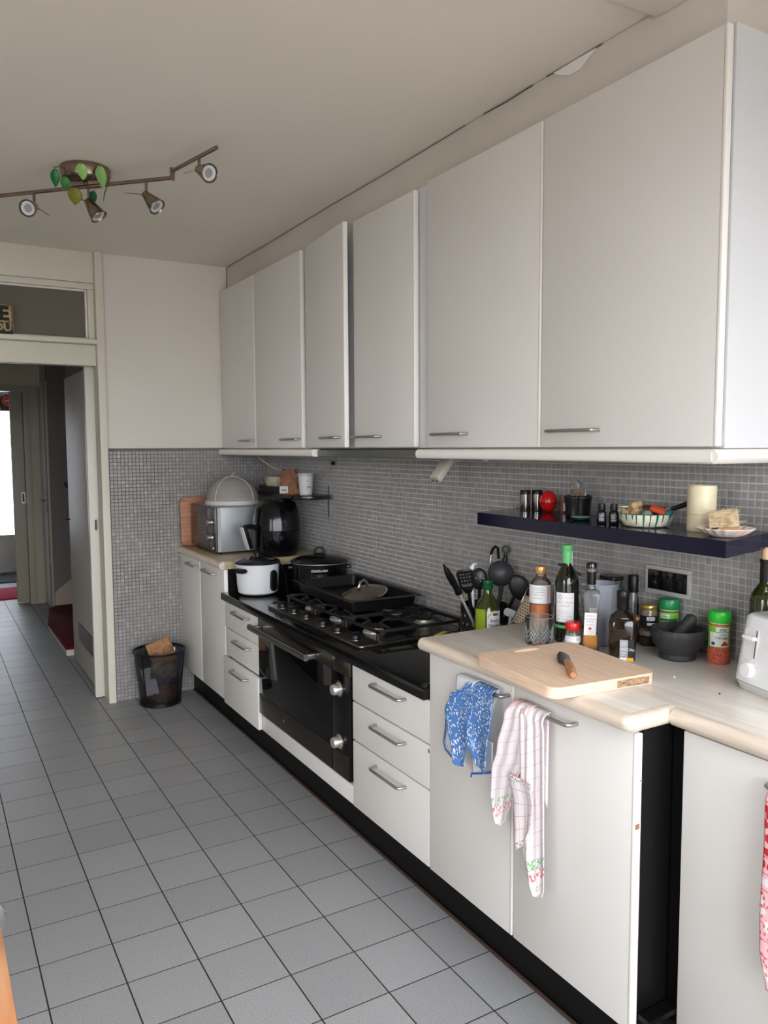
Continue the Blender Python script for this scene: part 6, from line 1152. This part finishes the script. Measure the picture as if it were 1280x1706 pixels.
cloth('front_cloth', CH2, tw2, [(0, -1.645, -1.727), (0.1, -1.650, -1.738), (0.4, -1.655, -1.742), (0.6, -1.662, -1.744), (0.8, -1.665, -1.746), (0.95, -1.685, -1.746), (1, -1.705, -1.738)], 0.822, [(0, 0.372), (0.4, 0.362), (1, 0.366)], 1.042, [(0.012, 7.0, 0.3, -0.8, 0.2, 1.3), (0.007, 21, 0.5, 1.0, 0.8, 0.4)], width=0.16, skew=0.05, over=1.067)
cloth('loose_fold', CH3, tw2, [(0, -1.618, -1.70), (0.4, -1.640, -1.715), (0.8, -1.648, -1.712), (1, -1.652, -1.70)], 0.640, [(0, 0.452), (0.5, 0.475), (1, 0.512)], 1.030, [(0.008, 8, 0, 1, 0.4, 1.2)], 20, 24, width=0.12)
cloth('back_flap', CH1, tw2, [(0, -1.62, -1.72), (1, -1.625, -1.72)], 0.822, [(0, 0.60), (1, 0.58)], 1.068, [(0.004, 9, 0, 0, 0.4, 1)], 14, 14)
RC_ = check_mat('red_check_cotton', (226, 176, 178), (196, 60, 72), [(0.0, 0.16, (186, 34, 44), 60, 0.52), (0.16, 0.5, (222, 214, 214), 40, 0.42), (0.2, 0.5, (206, 96, 104), 70, 0.30)])
tw3 = thing('tea_towel', 'red and white tea towel on the handle of the set-back cabinet', 'towel', (0, 0, 0), 0, 'tea towels on the door handles')
cloth('front_cloth', RC_, tw3, [(0, -2.240, -2.37), (0.3, -2.242, -2.38), (0.6, -2.240, -2.38), (0.8, -2.243, -2.37), (1, -2.26, -2.35)], 0.808, [(0, 0.42), (0.5, 0.40), (1, 0.41)], 1.147, [(0.010, 9, 0.5, 1, 0.4, 1.2)], width=0.22, over=1.174)
cloth('back_flap', RC_, tw3, [(0, -2.26, -2.37), (1, -2.26, -2.37)], 0.808, [(0, 0.5), (1, 0.5)], 1.174, [(0.003, 9, 0, 0, 0.4, 1)], 14, 14)

# ------------------------------------------------------------------ waste paper bin
wbx, wby = 0.905, 1.365
wbn = thing('waste_bin', 'black wire mesh waste bin against the far mosaic wall', 'waste bin', (wbx, wby, 0.0005), 0)
M, nt, b = nodes('black_wire_mesh'); b.inputs['Base Color'].default_value = lin((14, 14, 15)); b.inputs['Roughness'].default_value = 0.5
tc = N(nt, 'ShaderNodeTexCoord'); br = N(nt, 'ShaderNodeTexBrick', Scale=1.0, offset=0.5); br.inputs['Brick Width'].default_value = 0.006; br.inputs['Row Height'].default_value = 0.003; br.inputs['Mortar Size'].default_value = 0.0007
br.inputs['Color1'].default_value = (0.12, 0.12, 0.12, 1); br.inputs['Color2'].default_value = (0.16, 0.16, 0.16, 1); br.inputs['Mortar'].default_value = (1, 1, 1, 1); nt.links.new(tc.outputs['UV'], br.inputs['Vector']); nt.links.new(br.outputs['Color'], b.inputs['Alpha'])
obj('mesh_wall', grid(B(), lambda u, v: ((0.112+0.030*v)*math.cos(2*PI*u), (0.112+0.030*v)*math.sin(2*PI*u), 0.012+0.298*v), 48, 4, uvs=lambda u, v: (u*0.8, v*0.3)), M, wbn)
obj('rim', lathe(B(), [(0.139, 0.305), (0.147, 0.303), (0.150, 0.309), (0.147, 0.316), (0.139, 0.314), (0.139, 0.305)], 48), BLKP, wbn); obj('bottom', lathe(B(), [(0, 0), (0.110, 0), (0.117, 0.004), (0.116, 0.022), (0.110, 0.022), (0.109, 0.006), (0, 0.006)], 48), BLKP, wbn)
for a in (-2.55, -0.5, 1.2): obj('seam', tube(B(), [(0.114*math.cos(a), 0.114*math.sin(a), 0.02), (0.1425*math.cos(a), 0.1425*math.sin(a), 0.306)], 0.004, 6), BLKP, wbn)
def paper(name, label, cat, m_, w_, h_, loc, rot, th=0.004, curl=0.0):
    t = thing(name, label, cat, loc, 0); t.rotation_euler = rot
    o = obj('sheet', grid(B(), lambda u, v: ((u-.5)*w_, curl*(math.sin(PI*v)+0.3*math.sin(5*u)), v*h_), 8, 8), m_, t, solid=th); return t
KB = mat('kraft_carton_print', (164, 118, 78), 0.7, noise=(25, 0.2)); 
t = paper('cardboard_pack', 'brown printed cardboard pack sticking up out of the waste bin', 'packaging', KB, 0.140, 0.145, (wbx+0.02, wby-0.070, 0.240), (-0.15, -0.30, 0.05), 0.012)
obj('oval_print', rotated(lathe(B(), [(0.017, 0), (0.020, 0), (0.020, 0.0006), (0.017, 0.0006)], 24, sx=1.3), Matrix.Translation((0.035, -0.0075, 0.075)) @ Matrix.Rotation(PI/2, 4, 'X')), mat('print_dark_brown', (58, 40, 28), 0.7), t); obj('print_block', box(B(), -0.06, -0.02, -0.0076, -0.0066, 0.06, 0.085), mat('print_red_brown', (140, 82, 56), 0.7), t)
text_on('KC', 0.02, MATS['print_dark_brown'], t, lambda x, y: (0.035+x, -0.0078, 0.075+y))
t = paper('magazine', 'folded magazine page hanging inside the waste bin under the cardboard pack', 'magazine', mat('magazine_print', (150, 140, 120), 0.5, noise=(18, 0.6), rgb2=(70, 58, 44)), 0.15, 0.09, (wbx-0.002, wby-0.088, 0.165), (-0.05, 0.10, 0.05), 0.006, -0.004)
t = paper('blue_carton', 'flattened dark blue carton with pink top in the waste bin', 'packaging', mat('carton_blue', (34, 50, 118), 0.4), 0.115, 0.20, (wbx+0.030, wby-0.045, 0.115), (-0.05, 0.10, -0.1), 0.010)
obj('pink_flap', box(B(), -0.05, -0.01, -0.0062, 0.0062, 0.185, 0.222), mat('flap_pink', (214, 50, 106), 0.4), t); obj('white_flap', box(B(), 0.0, 0.03, -0.0064, 0.0064, 0.19, 0.212), WHITEP, t); obj('print_panel', box(B(), -0.055, 0.0, -0.0068, -0.0055, 0.04, 0.085), mat('panel_grey', (170, 172, 178), 0.5), t)
text_on('0+0', 0.03, BLKP, t, lambda x, y: (-0.027+x, -0.0072, 0.062+y), 0.001); text_on('14', 0.018, mat('print_hot_pink', (230, 80, 110), 0.5), t, lambda x, y: (0.0+x, -0.0062, 0.022+y), 0.001)
paper('white_sheet', 'white sheet of paper slanting down inside the waste bin', 'paper', mat('white_sheet_paper', (212, 212, 224), 0.7), 0.075, 0.155, (wbx-0.062, wby-0.078, 0.075), (-0.10, -0.22, -0.45), 0.0015, 0.004)
t = thing('crumpled_bag', 'crumpled brown paper bag at the bottom of the waste bin', 'bag', (wbx+0.005, wby-0.01, 0.008), 0)
bm = B(); bmesh.ops.create_icosphere(bm, subdivisions=4, radius=0.09); random.seed(9)
from mathutils import noise as mnoise
for v in bm.verts:
    k = mnoise.noise(v.co*38)*0.22+mnoise.noise(v.co*80)*0.10; v.co *= (1+k); v.co.z = v.co.z*0.62+0.062
obj('paper_lump', bm, mat('crumpled_kraft', (120, 80, 54), 0.8, noise=(40, 0.35)), t, smooth=False)

# ------------------------------------------------------------------ ceiling spotlight bar
LX, LY = 0.375, 0.165
cl_ = thing('ceiling_spot_bar', 'brushed metal ceiling spotlight bar with five adjustable heads', 'ceiling light', (0, 0, 0))
ZR = 2.470
obj('canopy', lathe(B(), [(0, 2.5445), (0.092, 2.5445), (0.094, 2.541), (0.094, 2.525), (0.088, 2.5), (0.070, 2.488), (0, 2.487)], 44, (LX, LY)), BRONZE, cl_); obj('stem', tube(B(), [(LX, LY, 2.4868), (LX, LY, 2.47)], 0.008, 10), BRONZE, cl_)
A0, A1 = Vector((0.082, 0.440, ZR)), Vector((0.632, -0.118, ZR)); E0, E1 = Vector((0.632, -0.128, ZR+0.022)), Vector((0.700, -0.430, ZR+0.022)); F1 = Vector((-0.25, 0.62, ZR+0.022))
obj('bar', tube(B(), [A0, A1], 0.0075, 12), BRONZE, cl_); obj('bar', tube(B(), [E0, E1], 0.0075, 12), BRONZE, cl_); obj('bar', tube(B(), [A0+Vector((-0.006, 0.008, 0.022)), F1], 0.0075, 12), BRONZE, cl_)
for p in (A1, A0): obj('swivel_joint', tube(B(), [p+Vector((0, -0.004, -0.010)), p+Vector((0, -0.004, 0.034))], 0.0095, 12), BRONZE, cl_)
def spot(base, drop, aim, lever):
    d = Vector(aim).normalized(); p = Vector(base); q = p+Vector((0, 0, -drop))
    rt_ = obj('spot_head', B(), None, cl_) if False else bpy.data.objects.new('spot_head', None); COL.objects.link(rt_); rt_.parent = cl_; rt_.empty_display_size = 0.02
    obj('drop_rod', tube(B(), [p, q], 0.0052, 10), BRONZE, rt_)
    R_ = Matrix.Translation(q) @ d.to_track_quat('Z', 'Y').to_matrix().to_4x4()
    obj('shade', rotated(lathe(B(), [(0, -0.012), (0.012, -0.012), (0.0145, -0.006), (0.0165, 0.004), (0.0175, 0.006), (0.022, 0.022), (0.0285, 0.045), (0.0315, 0.062), (0.0335, 0.066), (0.0325, 0.068), (0.029, 0.064), (0.0265, 0.045), (0, 0.03)], 32), R_), BRONZE, rt_)
    obj('lamp_glass', rotated(lathe(B(), [(0.0155, 0.058), (0.0265, 0.060), (0.0265, 0.063), (0.0155, 0.061)], 32), R_), mat('lamp_ring_white', (206, 206, 208), 0.4), rt_); obj('lens', rotated(lathe(B(), [(0, 0.056), (0.015, 0.057), (0.015, 0.060), (0, 0.0585)], 24), R_), mat('lamp_lens', (150, 150, 152), 0.25), rt_)
    lv = Vector(lever); obj('lever', tube(B(), [q+lv*0.15, q+lv*0.35+Vector((0, 0, 0.002)), q+lv], [0.0022, 0.0022, 0.0016], 6), BRONZE, rt_)
on = lambda a, b_, k: a+(b_-a)*k
spot(on(A0, A1, 0.225), 0.055, (-0.45, -0.75, -0.35), (0.05, -0.03, -0.035))
spot(on(A0, A1, 0.54), 0.060, (0.36, -0.22, -0.62), (-0.06, 0.02, 0.018))
spot(on(A0, A1, 0.86), 0.055, (0.40, -0.45, -0.62), (-0.075, 0.03, 0.006))
spot(on(E0, E1, 0.62), 0.045, (0.25, -0.80, -0.35), (-0.052, 0.02, -0.016))
spot(on(A0, F1, 0.55)+Vector((0, 0, 0.02)), 0.05, (-0.3, -0.6, -0.5), (0.16, -0.10, 0.0))
lg = thing('leaf_garland', 'small green artificial leaves clipped around the ceiling light canopy', 'garland', (LX, LY, 2.51))
def leaf(px, py, pz, w_, h_, rz, tilt, col, cup=0.006):
    m_ = mat('leaf_%d_%d_%d' % col, col, 0.45)
    def fn(u, v):
        ww_ = w_*(math.sin(PI*min(1, v*0.97+0.03))**0.75)*(1-0.45*v); a = (u-.5)*2
        return (a*ww_*0.62, cup*(1-a*a)+0.004*math.sin(PI*v), -v*h_)
    o = obj('leaf', grid(B(), fn, 8, 12), m_, lg, loc=(px-LX, py-LY, pz-2.51), solid=0.001); o.rotation_euler = (tilt, rz*0.0, rz); return o
leaf(0.262, 0.135, 2.515, 0.036, 0.066, 0.2, 0.05, (36, 116, 62)); leaf(0.292, 0.115, 2.488, 0.036, 0.05, -0.1, 0.0, (54, 120, 54)); leaf(0.345, 0.062, 2.528, 0.046, 0.062, 0.35, -0.1, (150, 196, 116)); leaf(0.415, 0.070, 2.533, 0.056, 0.084, 0.55, -0.1, (140, 190, 112))
leaf(0.330, 0.12, 2.452, 0.060, 0.062, 0.3, 0.15, (124, 122, 30)); leaf(0.398, 0.13, 2.455, 0.040, 0.050, 0.6, 0.1, (18, 84, 52)); leaf(0.285, 0.16, 2.525, 0.026, 0.03, -0.9, 0.4, (36, 100, 54)); leaf(0.448, 0.13, 2.478, 0.014, 0.06, 1.2, 0.25, (92, 84, 60), 0.001); leaf(0.458, 0.125, 2.51, 0.010, 0.055, 1.3, 0.3, (96, 86, 62), 0.001)
obj('stem_wire', tube(B(), [(0.255-LX, 0.135-LY, 0.008), (0.28-LX, 0.13-LY, 0.016), (0.30-LX, 0.12-LY, 0.002), (0.33-LX, 0.08-LY, -0.02), (0.40-LX, 0.07-LY, -0.012), (0.455-LX, 0.12-LY, 0.002)], 0.0018, 5), mat('wire_brown', (84, 76, 52), 0.5), lg)

# ------------------------------------------------------------------ dining table corner and a glass bowl
tbq = thing('dining_table', 'orange-toned wooden dining table at the lower edge of the picture', 'table', (-0.15, -1.80, 0))
TBW = mat('table_pine', (206, 152, 110), 0.4, noise=(9, 0.25), stretch=(6, 0.6, 1), rgb2=(190, 124, 78))
bbox('table_top', TBW, tbq, -0.85, 0.0, -1.4, -0.03, 0.722, 0.750, 0.004); bbox('apron', TBW, tbq, -0.80, -0.05, -1.35, -0.08, 0.64, 0.7215, 0.002)
for (x_, y_) in ((-0.78, -0.11), (-0.10, -0.11), (-0.78, -1.32), (-0.10, -1.32)): bbox('leg', TBW, tbq, x_-0.03, x_+0.03, y_-0.03, y_+0.03, 0.0, 0.6395, 0.004)
t = thing('glass_bowl', 'clear glass bowl standing on the dining table corner', 'bowl', (-0.244, -1.925, 0.7505), 0)
obj('bowl_wall', lathe(B(), [(0, 0), (0.05, 0), (0.052, 0.004), (0.080, 0.028), (0.094, 0.048), (0.096, 0.050), (0.092, 0.051), (0.078, 0.031), (0.05, 0.008), (0, 0.006)], 48), glass('bowl_glass', (240, 244, 246), clear=0.75), t)
obj('rim', lathe(B(), [(0.092, 0.050), (0.0955, 0.048), (0.0975, 0.051), (0.0945, 0.054), (0.092, 0.050)], 48), mat('glass_rim_grey', (150, 152, 156), 0.1, metal=0.6), t)
